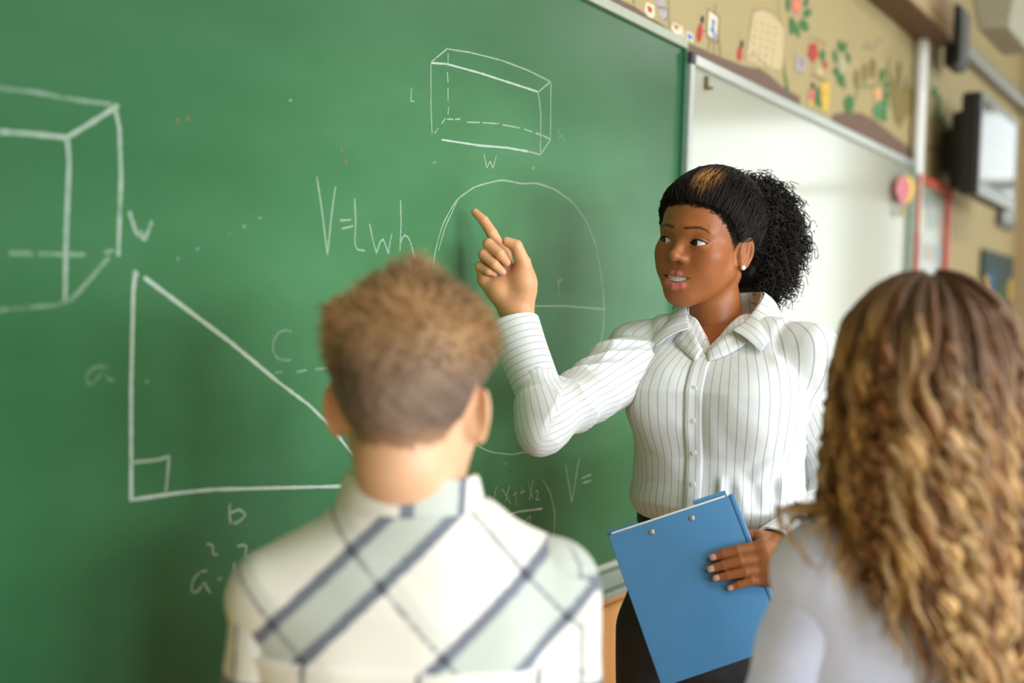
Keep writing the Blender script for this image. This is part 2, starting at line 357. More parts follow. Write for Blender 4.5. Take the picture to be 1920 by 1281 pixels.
def stroke_verts(line, wpx, y):
    q = np.array([W(a, b, y) for a, b in line]); seg = np.linalg.norm(np.diff(q, axis=0), axis=1); L = np.concatenate([[0], np.cumsum(seg)])
    if L[-1] < 1e-6: return None
    n = max(2, int(L[-1]/0.008)+1); s = np.linspace(0, L[-1], n); q = np.stack([np.interp(s, L, q[:, k]) for k in range(3)], 1)
    for _ in range(3 if len(line) > 5 else 0): q[1:-1] = 0.25*q[:-2]+0.5*q[1:-1]+0.25*q[2:]
    t = np.gradient(q, axis=0); t /= np.maximum(np.linalg.norm(t, axis=1, keepdims=True), 1e-9); nrm = np.stack([-t[:, 2], 0*t[:, 0], t[:, 0]], 1)
    dist = (q-CAM)@FWD; w_ = (wpx/F*dist/2)*(0.8+0.4*rng.random(n)); 
    q[:, 1] = y
    return q+nrm*w_[:, None], q-nrm*w_[:, None]
def chalk(name, lines, wpx, mi, each=False):
    if each:
        for l in lines: chalk(name, [l], wpx, mi)
        return
    v = []; f = []
    for ln in lines:
        r = stroke_verts(ln, wpx, BF-0.0004)
        if r is None: continue
        a, b = r; n = len(a); k = len(v); v += list(a)+list(b); f += [(k+i, k+i+1, k+n+i+1, k+n+i) for i in range(n-1)]
    return mk(name, v, f, M_ch[mi], board)
chalk('cuboid_drawing', [[(125,258),(175,228),(222,197)], [(126,262),(130,300),(124,440),(122,565)], [(215,200),(224,240),(227,330),(222,480)], [(0,247),(60,251),(125,258)]], 9, 1)
chalk('cuboid_drawing', [[(-40,160),(0,165),(60,172),(140,187),(212,196)], [(122,572),(150,545),(205,482)], [(18,475),(60,476)], [(72,476),(160,478)], [(195,474),(213,470)], [(-60,583),(0,581),(110,572),(122,562)], [(-40,245),(0,247)]], 8, 2, True)
chalk('letter_w', [[(242,396),(258,445),(263,432),(270,455),(285,415)]], 7, 1)
chalk('triangle_drawing', [[(254,512),(250,545),(246,730),(246,938)], [(270,520),(330,565),(430,640),(520,715)], [(252,508),(258,518)]], 8, 0)
chalk('triangle_drawing', [[(520,715),(580,760),(625,805),(670,865),(674,900)], [(243,938),(330,925),(400,918),(640,912)]], 6.5, 0)
chalk('right_angle_mark', [[(243,868),(300,862),(315,856)], [(317,853),(314,895),(311,920)]], 6, 1)
chalk('letter_a', [[(205,690),(185,682),(165,692),(155,715),(162,729),(178,722),(195,685),(190,700),(198,715),(213,714)]], 5, 2)
chalk('letter_c', [[(547,622),(532,616),(515,628),(508,650),(515,672),(530,678),(545,675)], [(515,700),(530,697)], [(556,698),(575,694)], [(590,693),(612,690)]], 4.5, 2)
chalk('letter_b', [[(431,945),(430,965),(433,982)], [(432,962),(450,955),(461,965),(450,978),(438,982)]], 5.5, 1)
chalk('formula_a_b', [[(388,1020),(398,1015),(405,1022),(400,1035),(391,1043),(408,1040)], [(445,1025),(455,1018),(468,1022),(462,1035),(452,1047),(470,1042)],
      [(388,1070),(372,1070),(358,1090),(355,1112),(365,1120),(380,1100),(385,1080),(383,1105),(395,1112)], [(408,1086),(416,1085)], [(440,1055),(437,1085)], [(432,1087),(460,1080)], [(440,1070),(460,1068),(468,1080),(455,1088)]], 5, 1)
chalk('chalk_dot', [[(x-3,y+1),(x+3,y-1)] for x, y in [(333,485),(370,467),(430,437),(458,425),(487,409),(545,188),(1000,315),(815,305),(640,412),(275,716),(948,870)]], 4, 2, True)
chalk('red_chalk_speck', [[(x,y-3),(x+1,y+4)] for x, y in [(333,226),(352,222),(640,280),(648,303),(1028,302)]], 5, 3, True)
chalk('formula_volume', [[(594,331),(603,390),(614,478)], [(629,350),(622,400),(614,478)], [(638,414),(658,412)], [(641,429),(662,424)], [(665,372),(667,420),(665,455),(668,468),(684,470)],
      [(693,420),(700,455),(706,475)], [(706,475),(712,455),(718,448)], [(718,448),(723,460),(728,476)], [(728,476),(731,455),(735,438)], [(751,375),(752,420),(750,470)], [(751,455),(757,440),(766,445),(773,465),(776,482)]], 3.4, 1)
chalk('circle_drawing', [[(806,560),(810,515),(816,470),(830,420),(855,375),(890,350),(940,337),(980,345),(1005,343),(1040,355),(1075,380),(1100,415),(1117,460),(1128,520),(1133,575),(1131,620),(1115,690),(1080,770),(1020,840),(960,853),(920,848),(893,835),(850,780),(815,670),(806,560)],
      [(822,470),(835,425),(858,375)], [(955,560),(1000,574),(1060,574),(1133,580)]], 3.0, 1)
chalk('letter_r', [[(1046,521),(1048,555)], [(1047,532),(1050,526),(1054,524)]], 3, 1)
chalk('box_drawing', [[(808,118),(838,120),(900,137),(1008,172)], [(828,262),(900,273),(950,277),(990,284)]], 3.8, 0)
chalk('box_drawing', [[(840,92),(880,98),(940,113),(990,132),(1032,153)], [(808,117),(840,90)], [(1010,172),(1032,153)], [(808,120),(808,200),(810,250)], [(1009,173),(1014,210),(1013,285)], [(1033,155),(1032,258)], [(990,284),(1013,290)], [(1013,290),(1032,262)],
      [(840,100),(840,125)], [(839,135),(840,155)], [(840,165),(840,190)], [(841,200),(840,215)], [(838,223),(850,224)], [(853,224),(863,223)], [(875,229),(900,230)], [(905,230),(935,232)], [(942,234),(975,240)], [(982,242),(1000,248)], [(1004,250),(1012,252)], [(1014,253),(1032,261)], [(835,222),(828,232)], [(822,240),(815,250)]], 2.8, 1)
chalk('letter_l', [[(772,165),(770,190)], [(770,190),(777,190)]], 2.8, 1)
chalk('letter_w', [[(907,289),(913,315)], [(913,315),(919,302)], [(919,302),(924,316)], [(924,316),(931,291)]], 2.8, 1)
chalk('letter_h', [[(1047,242),(1048,265)], [(1049,258),(1054,252),(1058,265)]], 2.4, 2)
chalk('formula_v_equals', [[(1061,875),(1072,942)], [(1072,942),(1086,858)], [(1091,897),(1108,890)], [(1093,906),(1109,901)]], 3, 1)
chalk('formula_fraction', [[(931,912),(923,950),(920,982)], [(1018,900),(1032,925),(1040,960),(1040,990),(1033,1025)], [(942,917),(957,944)], [(955,912),(948,940)], [(962,930),(968,922)], [(968,922),(967,948)], [(975,925),(984,922)], [(979,914),(979,930)],
      [(990,902),(999,935)], [(1000,900),(992,938)], [(1003,923),(1008,920),(1010,926),(1004,937)], [(1004,937),(1013,937)], [(975,990),(985,975),(995,968)], [(995,968),(992,985),(985,1002)]], 2.8, 1)
chalk('formula_fraction', [[(944,970),(970,960),(1017,954)]], 4, 0)
# ------------------------------------------------------------------ whiteboard
M_wb, nt, b_ = mat_new('whiteboard_enamel'); b_.inputs['Base Color'].default_value = (*lin(166, 167, 148), 1); b_.inputs['Roughness'].default_value = 0.16
b_.inputs['Specular IOR Level'].default_value = 0.6; b_.inputs['Coat Weight'].default_value = 0.3; b_.inputs['Coat Roughness'].default_value = 0.08
wx0 = bx1+.0085; wx1 = float(W(1716, 420, D-.04)[0]); wz1 = bz1-.006; wz0 = bz0
wb = empty('whiteboard', (wx0, D, wz0), 'glossy whiteboard in a silver frame beside the green chalkboard', 'whiteboard')
MB().box((wx0+.02, D-.026, wz0+.02), (wx1-.04, D-.001, wz1-.02)).build('panel', M_wb, wb)
MB().box((wx0, D-.04, wz0), (wx0+.022, D-.001, wz1-.024)).build('frame_rail', M_alu, wb, .003)
MB().box((wx0+.024, D-.04, wz1-.024), (wx1, D-.001, wz1)).build('frame_rail', M_alu, wb, .003)
MB().box((wx0, D-.042, wz1-.024), (wx0+.024, D-.001, wz1+.001)).build('corner_cap', M_dgrey, wb, .003)
MB().box((wx1-.06, D-.04, wz0), (wx1, D-.001, wz1-.024)).build('frame_rail', mat_plain('grey_green_rail', lin(126, 142, 122), .5), wb, .003)
MB().box((wx0, D-.04, wz0-.024), (wx1, D-.001, wz0)).build('frame_rail', M_alu, wb, .003)
MB().box((wx0+.05, D-.075, wz0-.036), (wx1-.05, D-.001, wz0-.024)).build('pen_tray', M_alu, wb, .003)
hk = W(1325, 155, D-.03)
MB().box((hk[0]-.006, D-.034, hk[2]-.016), (hk[0]+.006, D-.026, hk[2]+.014)).box((hk[0]-.006, D-.046, hk[2]-.016), (hk[0]+.006, D-.034, hk[2]-.011)).build('hook', mat_plain('hook_brass', lin(120, 105, 60), .4, metal=.5), wb)
# balloon magnet
def disc_poly(px, py, y, pts, name, mat, parent, t=.003):
    q = [W(px+a, py+b, y) for a, b in pts]; n = len(q); v = q+[p-np.array([0, t, 0]) for p in q]
    return mk(name, v, [tuple(range(n))]+[tuple(range(2*n-1, n-1, -1))]+[(i, n+i, n+(i+1) % n, (i+1) % n) for i in range(n)], mat, parent)
def drop(rx, ry, n=20): return [(rx*math.sin(2*math.pi*i/n)*(1 if math.cos(2*math.pi*i/n) > 0 else (1-.5*abs(math.cos(2*math.pi*i/n)))), -ry*math.cos(2*math.pi*i/n)) for i in range(n)]
bl = W(1692, 358, D-.027); bal = empty('balloon_magnet', tuple(bl), 'pink and yellow hot air balloon cut-out stuck on the whiteboard', 'magnet')
disc_poly(1700, 356, D-.0405, drop(13, 26), 'balloon_back', mat_plain('paper_yellow', lin(238, 196, 40), .7), bal)
disc_poly(1692, 358, D-.0440, drop(14, 28), 'balloon_front', mat_plain('paper_pink', lin(205, 120, 128), .7), bal)
disc_poly(1692, 401, D-.0405, [(-3,-16),(3,-16),(3,-5),(4,-5),(4,5),(-4,5),(-4,-5),(-3,-5)], 'basket', mat_plain('paper_tan', lin(160, 150, 90), .7), bal)
# ------------------------------------------------------------------ mural painted on the wall (flat paint, parts of the wall)
MC = {}
def mcol(c):
    if c not in MC: MC[c] = mat_plain('mural_paint_%d' % len(MC), lin(*c), .8, .08, 60)
    return MC[c]
GRN, OLV, BRN, RED, BLK, BLU, PNK, YEL, WHT, LIL = (62,112,58), (128,112,58), (112,88,72), (176,56,48), (34,30,30), (58,110,170), (204,110,100), (214,176,66), (222,208,176), (168,158,160)
mdep = [0.0006]
def mpoly(name, pts, c):
    mdep[0] += 0.00002
    q = [W(a, b, D-mdep[0]) for a, b in pts]; return mk(name, q, [tuple(range(len(q)))], mcol(c), wall_front)
def mell(name, cx, cy, rx, ry, c, rot=0, n=18):
    a = math.radians(rot); return mpoly(name, [(cx+rx*math.cos(t)*math.cos(a)-ry*math.sin(t)*math.sin(a), cy+rx*math.cos(t)*math.sin(a)+ry*math.sin(t)*math.cos(a)) for t in np.linspace(0, 2*math.pi, n, endpoint=False)], c)
def mleaf(cx, cy, rx, ry, c, rot=0, name='mural_leaf'):
    a = math.radians(rot); pts = []
    for t in np.linspace(0, 2*math.pi, 16, endpoint=False):
        u = rx*math.sin(t)*abs(math.sin(t))**.3; w_ = -ry*math.cos(t); pts.append((cx+u*math.cos(a)-w_*math.sin(a), cy+u*math.sin(a)+w_*math.cos(a)))
    return mpoly(name, pts, c)
def mline(name, pts, w_, c):
    mdep[0] += 0.00002; r = stroke_verts(pts, w_, D-mdep[0]); a, b = r; n = len(a)
    return mk(name, list(a)+list(b), [(i, i+1, n+i+1, n+i) for i in range(n-1)], mcol(c), wall_front)
mpoly('mural_ground', [(1090,-60),(1165,0),(1190,12),(1212,27),(1240,45),(1262,62),(1290,82),(1292,110),(1120,20)], BRN)
mpoly('mural_ground', [(1290,80),(1340,102),(1390,122),(1405,126),(1425,128),(1445,142),(1470,165),(1500,182),(1500,215),(1292,110)], BRN)
mpoly('mural_ground', [(1560,215),(1578,211),(1594,210),(1615,212),(1640,225),(1665,245),(1680,258),(1700,272),(1714,288),(1714,312),(1560,235)], BRN)
mline('mural_ground', [(1722,276),(1750,278),(1768,278)], 5, BRN)
mpoly('mural_cup', [(1209,20),(1211,4),(1226,10),(1228,28),(1224,35),(1214,30)], WHT); mpoly('mural_cup', [(1213,9),(1223,15),(1222,25),(1215,22)], RED)
mell('mural_butterfly', 1238, 3, 10, 8, LIL, 30); mell('mural_butterfly', 1244, 25, 9, 12, LIL); mell('mural_butterfly', 1246, 27, 2, 3, YEL); mline('mural_butterfly', [(1234,12),(1240,16),(1250,14),(1254,24),(1252,36),(1246,38)], 1.6, BLK)
mline('mural_stem', [(1187,-8),(1189,8)], 3, GRN); mline('mural_stem', [(1254,-10),(1254,30),(1255,54)], 3, GRN)
mpoly('mural_cup', [(1258,52),(1262,42),(1280,50),(1283,66),(1278,74),(1266,66)], WHT); mpoly('mural_cup', [(1262,44),(1272,50),(1271,57),(1266,54)], RED); mline('mural_cup', [(1272,48),(1280,55),(1281,64),(1275,66)], 1.5, BLK)
mpoly('mural_cup', [(1286,72),(1287,58),(1300,64),(1299,80)], WHT); mpoly('mural_cup', [(1288,62),(1298,67),(1297,75),(1290,72)], BLU)
mell('mural_ladybird', 1312, 62, 5.5, 18, RED, 6); mell('mural_ladybird', 1317, 37, 3.2, 8, BLK); mline('mural_ladybird', [(1316,60),(1324,58),(1330,55)], 3, OLV)
mpoly('mural_easel', [(1327,15),(1350,33),(1346,82),(1325,69)], BRN); mpoly('mural_easel', [(1329,19),(1347,34),(1343,77),(1327,66)], WHT); mpoly('mural_easel', [(1335,34),(1341,38),(1339,56),(1342,66),(1341,76),(1338,74),(1336,62),(1331,56),(1335,50)], BLU)
for l in ([(1341,9),(1342,26)], [(1331,74),(1328,94)], [(1338,79),(1339,101)], [(1347,65),(1349,85),(1351,105)]): mline('mural_easel', l, 3.6, BRN)
mell('mural_ladybird', 1387, 101, 5, 14, RED, 3); mell('mural_ladybird', 1391, 83, 3, 8, BLK, 5); mline('mural_ladybird', [(1388,76),(1386,64)], 1.2, BRN)
mpoly('mural_house', [(1412,22),(1422,18),(1432,17),(1445,22),(1455,30),(1470,50),(1471,60),(1468,130),(1450,128),(1425,122),(1398,112)], (196,174,132))
for l in ([(1412,22),(1405,70),(1398,112)], [(1412,22),(1430,17),(1450,25),(1462,40),(1471,54)], [(1471,54),(1469,100),(1467,132)], [(1400,108),(1412,100),(1425,112),(1440,128)]): mline('mural_house', l, 1.8, BRN)
for j in range(6):
    for i in range(4): mell('mural_house_window', 1418+i*12-j*1.5, 40+j*14+i*4, 1.8, 3.2, (150,128,92), n=8)
mpoly('mural_stem', [(1467,100),(1470,120),(1480,170),(1474,172)], GRN); mline('mural_stem', [(1460,-8),(1461,30),(1467,50)], 2.5, (140,150,96))
mell('mural_flower', 1494, 8, 8.5, 18, PNK); mell('mural_flower', 1494, 10, 4, 8, (226,140,70))
for a in ((1478,8,4,16,0),(1484,48,4,18,0),(1495,57,4,15,-12),(1508,48,8,13,-25),(1514,25,7,10,35),(1512,4,4,11,10),(1490,50,3,14,-5)): mleaf(*a[:4], GRN, a[4])
mpoly('mural_butterfly', [(1494,98),(1503,112),(1514,104),(1510,118),(1506,142),(1500,130),(1494,140),(1492,118)], LIL); mell('mural_butterfly', 1503, 118, 3, 10, (140,112,124))
for a in range(5): mell('mural_flower', 1525+6*math.cos(a*1.257+.3), 98+11*math.sin(a*1.257+.3), 4.5, 8, RED)
mline('mural_stem', [(1523,112),(1525,136)], 2, BRN); mleaf(1543, 104, 5, 12, GRN); mell('mural_flower', 1548, 122, 3.5, 8, RED); mline('mural_twig', [(1517,70),(1535,75),(1550,86)], 1.5, BRN)
mell('mural_ladybird', 1522, 179, 5.5, 14, PNK); mell('mural_ladybird', 1524, 161, 3, 7, BLK); mell('mural_flower', 1521, 193, 5, 5, YEL); mpoly('mural_bottle', [(1531,162),(1536,162),(1540,202),(1527,194)], GRN)
mpoly('mural_figure', [(1539,156),(1556,154),(1554,200),(1542,206)], YEL); mell('mural_figure', 1547, 205, 5, 4, (222,180,40)); mell('mural_figure', 1547, 176, 3, 8, (204,150,60)); mell('mural_figure', 1537, 134, 6, 8, (196,176,120)); mline('mural_twig', [(1520,140),(1535,146),(1552,155)], 2, BRN)
for a in ((1566,106,4,13,-8),(1575,86,4,12,0),(1584,88,4,11,15),(1591,108,4,12,-12),(1568,135,5,9,-20),(1574,149,4,11,0),(1582,156,3.5,12,-6),(1580,145,4,8,10)): mleaf(*a[:4], GRN, a[4])
mell('mural_flower', 1580, 122, 8, 18, (170,164,128)); mline('mural_twig', [(1620,92),(1628,80),(1636,94),(1645,80),(1655,76)], 6, (158,146,112))
for a in ((1607,148,5,19,0),(1622,137,5,19,0),(1637,129,6,20,0)): mleaf(*a[:4], OLV, a[4])
mline('mural_stem', [(1614,160),(1625,163),(1640,162),(1648,156)], 4, (96,120,70)); mline('mural_stem', [(1612,164),(1604,182),(1600,200)], 3.5, (96,120,80)); mleaf(1592, 196, 9, 18, GRN)
for a in ((1655,141,6,13,10),(1661,160,5,8,0),(1662,178,5,9,0),(1660,196,6,12,0),(1650,208,13,18,0),(1657,216,6,14,-10)): mleaf(*a[:4], GRN if a[2] < 10 else (86,132,84), a[4])
mpoly('mural_patch', [(1638,168),(1652,166),(1652,186),(1642,190)], (220,160,112))
mpoly('mural_big_leaf', [(1663,98),(1672,148),(1680,158),(1684,116),(1691,118),(1689,162),(1695,174),(1700,142),(1705,172),(1714,162),(1715,206),(1702,216),(1688,240),(1680,228),(1670,180)], OLV)
for a in ((1736,156,3,10,0),(1735,205,3,14,0),(1752,172,6,10,15),(1761,186,4,10,-10),(1758,210,5,16,0),(1766,222,4,10,0),(1771,228,4,10,-10),(1778,240,4,8,-15),(1773,266,5,14,0)): mleaf(*a[:4], GRN, a[4])
# ------------------------------------------------------------------ fittings on the wall beyond the whiteboard
q = W(1720, 220, D-.03); q[0] = max(q[0], wx1-.005); pipe = MB().cyl((q[0]+.03, D-.03, wz1-.25), (q[0]+.03, D-.03, sz-.003), .022, 14).build('wall_pipe', M_white, smooth=False); tag(pipe, 'white vertical pipe on the painted wall at the end of the whiteboard', 'pipe')
# red framed notice board
na, nb_, nz1 = float(W(1724, 400, D-.05)[0]), float(W(1784, 400, D-.05)[0]), float(W(1755, 338, D-.05)[2]); nz0 = nz1-.95
nbd = empty('notice_board', (na, D, nz0), 'red framed glazed notice board below the mural, past the whiteboard', 'notice board')
M_red = mat_plain('red_frame', lin(188, 84, 58), .45)
MB().box((na+.03, D-.03, nz0+.03), (nb_-.03, D-.001, nz1-.03)).build('sheet', mat_plain('notice_paper', lin(150, 156, 140), .3, .1, 14), nbd)
for lo, hi in (((na, D-.05, nz0), (na+.03, D-.001, nz1)), ((nb_-.03, D-.05, nz0), (nb_, D-.001, nz1)), ((na+.03, D-.05, nz1-.03), (nb_-.03, D-.001, nz1)), ((na+.03, D-.05, nz0), (nb_-.03, D-.001, nz0+.03))): MB().box(lo, hi).build('frame_rail', M_red, nbd, .003)
for j in range(6):
    for i in range(3):
        x_ = na+.08+i*(nb_-na-.16)/2.6; z_ = nz1-.12-j*.12
        MB().box((x_, D-.032, z_-.06), (x_+.09, D-.0305, z_)).build('note', mat_plain('note_paper', lin(*[(196,190,150),(170,180,170),(188,170,150),(150,165,170)][(i+j) % 4]), .6), nbd)
# flat television on a wall bracket
ty = D-.20; tx0, tx1 = float(W(1836, 260, ty)[0]), float(W(1904, 300, ty)[0]); tz1 = float(W(1838, 168, ty)[2]); tz0 = float(W(1828, 362, ty)[2]); print('tv', tx0, tx1, tz0, tz1)
tv = empty('television', ((tx0+tx1)/2, ty, tz0), 'black flat television on a wall bracket, window reflected in its screen', 'television')
MB().box((tx0, ty, tz0), (tx1, ty+.07, tz1)).build('casing', M_black, tv, .015, 3)
M_scr, nt, b_ = mat_new('tv_screen'); b_.inputs['Base Color'].default_value = (.02, .022, .02, 1); b_.inputs['Roughness'].default_value = .10; b_.inputs['Specular IOR Level'].default_value = .22
MB().box((tx0+.03, ty-.004, tz0+.055), (tx1-.03, ty, tz1-.03)).build('screen', M_scr, tv)
MB().box((tx0, ty-.006, tz0), (tx1, ty, tz0+.05)).box((tx0, ty-.006, tz1-.028), (tx1, ty, tz1)).box((tx0, ty-.006, tz0+.05), (tx0+.028, ty, tz1-.028)).box((tx1-.028, ty-.006, tz0+.05), (tx1, ty, tz1-.028)).build('bezel', mat_plain('bezel_grey', lin(110, 112, 106), .35), tv, .002)
MB().box((tx0+.12, ty+.07, tz0+.03), (tx1-.12, ty+.13, tz1-.05)).build('back_housing', M_black, tv, .02)
tmx = (tx0+tx1)/2; MB().box((tmx-.1, ty+.13, tz0+.12), (tmx+.1, D-.001, tz0+.28)).build('bracket', M_dgrey, tv)
# loudspeaker high on the wall
sy = D-.10; s0 = W(1797, 60, sy); sd_ = float((s0-CAM)@FWD); s1 = P(1797, 122, sd_); s0 = np.array([s0[0], sy, P(1797, 6, sd_)[2]])
sp = empty('loudspeaker', (float(s0[0]), sy, float(s1[2])), 'tall narrow black loudspeaker fixed high on the wall', 'loudspeaker')
MB().box((s0[0], sy, s1[2]), (s0[0]+.17, D-.05, s0[2])).build('cabinet', M_black, sp, .008)
MB().box((s0[0]+.012, sy-.01, s1[2]+.012), (s0[0]+.158, sy, s0[2]-.012)).build('grille', mat_plain('speaker_grille', lin(92, 94, 92), .7, .1, 300), sp, .004)
MB().box((s0[0]+.05, D-.05, s1[2]+.1), (s0[0]+.12, D-.001, s1[2]+.22)).build('bracket', M_dgrey, sp)
c0 = W(1800, 88, D-.04); cz = float(W(1870, 150, D-.03)[2])
tag(MB().cyl((float(s0[0])+.18, D-.03, cz), (X1-.01, D-.03, cz), .03, 14).build('conduit_pipe', M_grey), 'grey cable pipe running along the wall behind the television and loudspeaker', 'pipe')
# small framed box and dark green board under the television
g0 = W(1880, 388, D-.03); g1 = W(1903, 432, D-.03)
fr = empty('picture_frame', (float(g0[0]), D-.03, float(g1[2])), 'small grey framed picture on the wall under the television', 'picture')
MB().box((g0[0], D-.03, g1[2]), (g1[0], D-.001, g0[2]+.05)).build('frame', M_dgrey, fr, .004); MB().box((g0[0]+.03, D-.032, g1[2]+.03), (g1[0]-.03, D-.0301, g0[2]+.02)).build('print', mat_plain('print_grey', lin(140, 144, 136), .5), fr)
h0 = W(1846, 466, D-.02); h1 = W(1896, 600, D-.02)
gb = empty('display_board', (float(h0[0]), D-.02, float(h1[2])), 'dark green display board with paper flowers under the television', 'display board')
MB().box((h0[0], D-.02, h1[2]), (h1[0], D-.001, h0[2])).build('panel', mat_plain('dark_green_felt', lin(38, 58, 48), .8, .1), gb, .03, 4)
for fx, fy, c in ((1858, 530, BLU), (1848, 540, YEL), (1893, 545, YEL), (1872, 560, GRN)):
    cpt = W(fx, fy, D-.021); mb = MB()
    for k in range(6): a = k*math.pi/3; cc = cpt+np.array([.035*math.cos(a), 0, .035*math.sin(a)]); mb.cyl(cc, cc-np.array([0, .004, 0]), .028, 10)
    mb.cyl(cpt-np.array([0, .002, 0]), cpt-np.array([0, .007, 0]), .02, 10); mb.build('paper_flower', mcol(c), gb)
# boxy fixture hanging from the ceiling
fb = P(1893, 52, 4.2); fixt = empty('ceiling_fixture', (float(fb[0]), float(fb[1]), float(fb[2])), 'grey boxy fixture hanging from the ceiling on a short pole', 'fixture')
fx, fy, fz = fb
MB().hexa([(fx,fy,fz),(fx+.45,fy,fz),(fx+.45,fy+.10,fz),(fx,fy+.10,fz),(fx-.03,fy-.03,fz+.16),(fx+.48,fy-.03,fz+.16),(fx+.48,fy+.13,fz+.16),(fx-.03,fy+.13,fz+.16)]).build('body', mat_plain('fixture_grey', lin(150, 146, 124), .5), fixt, .01)
MB().cyl((fx+.2, fy+.05, fz+.16), (fx+.2, fy+.05, H-.02), .02).cyl((fx+.2, fy+.05, H-.02), (fx+.2, fy+.05, H-.001), .06).build('pole', M_white, fixt)
# ------------------------------------------------------------------ heads (local frame: x her left, y face, z up, origin between the ears)
def brow_d(q, f):
    ax = q[:, 0]; c = np.interp(ax, [.010, .022, .034, .044, .052], np.array([.0316, .0336, .0350, .0318, .0258])+f.get('brow', 0)); w_ = np.interp(ax, [.008, .012, .03, .045, .052], [.0002, .0021, .0021, .0012, .0002])
    return np.where((ax > .008) & (ax < .052), np.abs(q[:, 2]-c)-w_, 1.0)
def lips_d(q):
    up_ = smin(cone(q, (.005, .0872, -.0452), (.0295, .0712, -.0490), .0036, .0019), cone(q, (.0, .0870, -.0460), (.008, .0868, -.0453), .0033, .0036), .004)
    lo_ = smin(cone(q, (.0, .0875, -.0660), (.015, .0835, -.0630), .0060, .0048), cone(q, (.015, .0835, -.0630), (.0292, .0714, -.0505), .0048, .0018), .004)
    return up_, lo_
EYE = np.array([.0315, .0690, .0090])
def head_sdf(p, f):
    q = mirror(p)
    d = elli(q, (0, -.016, .043), (.0725, .0915, .0800))
    d = smin(d, elli(q, (0, .030, .045), (.058, .053, .052)), .03)
    d = smin(d, elli(q, (0, .028, -.020), (.0565, .0555, .073)), .03)
    d = smin(d, cone(q, (.0455, .006, -.034), (.0145, .060, -.080), .017, .0140), .03)
    d = smin(d, ball(q, (0, .0655, -.0815), .0175), .018)
    d = smin(d, ball(q, (.0415, .054, -.012), .0215), .022)
    d = smin(d, ball(q, (.033, .056, -.038), .0185), .022)
    d = smin(d, elli(q, (0, .065, -.055), (.032, .0215, .027)), .018)
    d = smin(d, cone(q, (.016, .0775, .0285), (.043, .066, .0275), .0068, .0062), .016); d = smin(d, ball(q, (0, .0715, .0290), .0125), .020)      # brow
    d = smax(d, -ball(q, (.0315, .0985, .0075), .0155), .014)                                # socket
    e = q-EYE; lid = np.linalg.norm(e, axis=1)-.0138
    d = smin(d, lid, .007)
    # nose
    ns = cone(q, (0, .0775, .014), (0, .0950, -.013), .0056, .0080); ns = smin(ns, ball(q, (0, .0972, -.0165), .0093), .006)
    ns = smin(ns, elli(q, (.0112, .0865, -.0195), (.0070, .0095, .0066)), .007)
    ns = smax(ns, -elli(q, (.0058, .0930, -.0268), (.0028, .0046, .0038)), .003)
    d = smin(d, ns, .010)
    # lips and mouth
    u_, l_ = lips_d(q); d = smin(d, u_, .005); d = smin(d, l_, .005)
    if f.get('mouth', 0) > 0:
        mz = np.interp(q[:, 0], [0, .010, .0272], [-.0548, -.0542, -.0500]); hh = f['mouth']*np.maximum(1-(q[:, 0]/.0272)**2, -.5)
        d = smax(d, -np.maximum(np.abs(q[:, 2]-mz)-hh, .066-q[:, 1]), .0015)
    else: d = smax(d, -(cone(q, (0, .092, -.0550), (.025, .0755, -.0515), .0012, .0008)), .002)
    # eye opening
    ex = e[:, 0]; th_ = np.where(e[:, 2]-.06*ex > 0, .0057, .0044)*np.maximum(1-(np.abs(ex)/.0160)**2.2, -.5)
    d = smax(d, -np.maximum(np.abs(e[:, 2]-.06*ex)-th_, .066-q[:, 1]), .0012)
    cr_ = np.abs(e[:, 2]-.06*ex-.0088*np.maximum(1-(ex/.021)**2, 0)-.0004)-.0006; d = d+.0011*sstep(.0022, 0, cr_)*sstep(.020, .014, np.abs(ex))*(q[:, 1] > .05)   # lid crease
    # ear
    a = math.radians(24+f.get('ear', 0)*14); ec = (q-np.array([.0715+.004*f.get('ear', 0), -.010, .001]))/.9; er = np.stack([ec[:, 0]*math.cos(a)+ec[:, 1]*math.sin(a), -ec[:, 0]*math.sin(a)+ec[:, 1]*math.cos(a), ec[:, 2]-.18*(-ec[:, 1])], 1)
    ear = elli(er, (.004, 0, .002), (.0062, .0165, .0290)); ear = smin(ear, elli(er, (.003, .004, -.023), (.005, .009, .010)), .008)
    ear = smax(ear, -elli(er, (.0090, .001, .003), (.0066, .0112, .0205)), .004); ear = smin(ear, cone(er, (.004, -.003, .016), (.004, .001, -.010), .0030, .0036), .004); ear = smin(ear, ball(er, (.002, .011, -.004), .005), .005); ear = smin(ear, cone(er, (-.006, .008, -.018), (-.006, .010, .012), .010, .009), .008)*.9
    d = smin(d, ear, .006)
    return d
HL_Y = [-.12, -.085, -.05, -.028, -.018, .000, .014, .024, .040, .052, .066, .08, .1]
HL_Z = [-.045, -.048, -.045, -.030, .010, .030, .004, .012, .044, .058, .068, .075, .08]
def hairline(q, f): return np.interp(q[:, 1], f.get('hly', HL_Y), f.get('hlz', HL_Z))
def smooth_attr(a, faces, it=1):
    for _ in range(it):
        s = np.zeros_like(a); c = np.zeros(len(a))
        for k in range(faces.shape[1]):
            j = faces[:, (k+1) % faces.shape[1]]; i = faces[:, k]; np.add.at(s, i, a[j]); np.add.at(c, i, 1); np.add.at(s, j, a[i]); np.add.at(c, j, 1)
        a = 0.4*a+0.6*s/np.maximum(c, 1)[:, None]
    return a
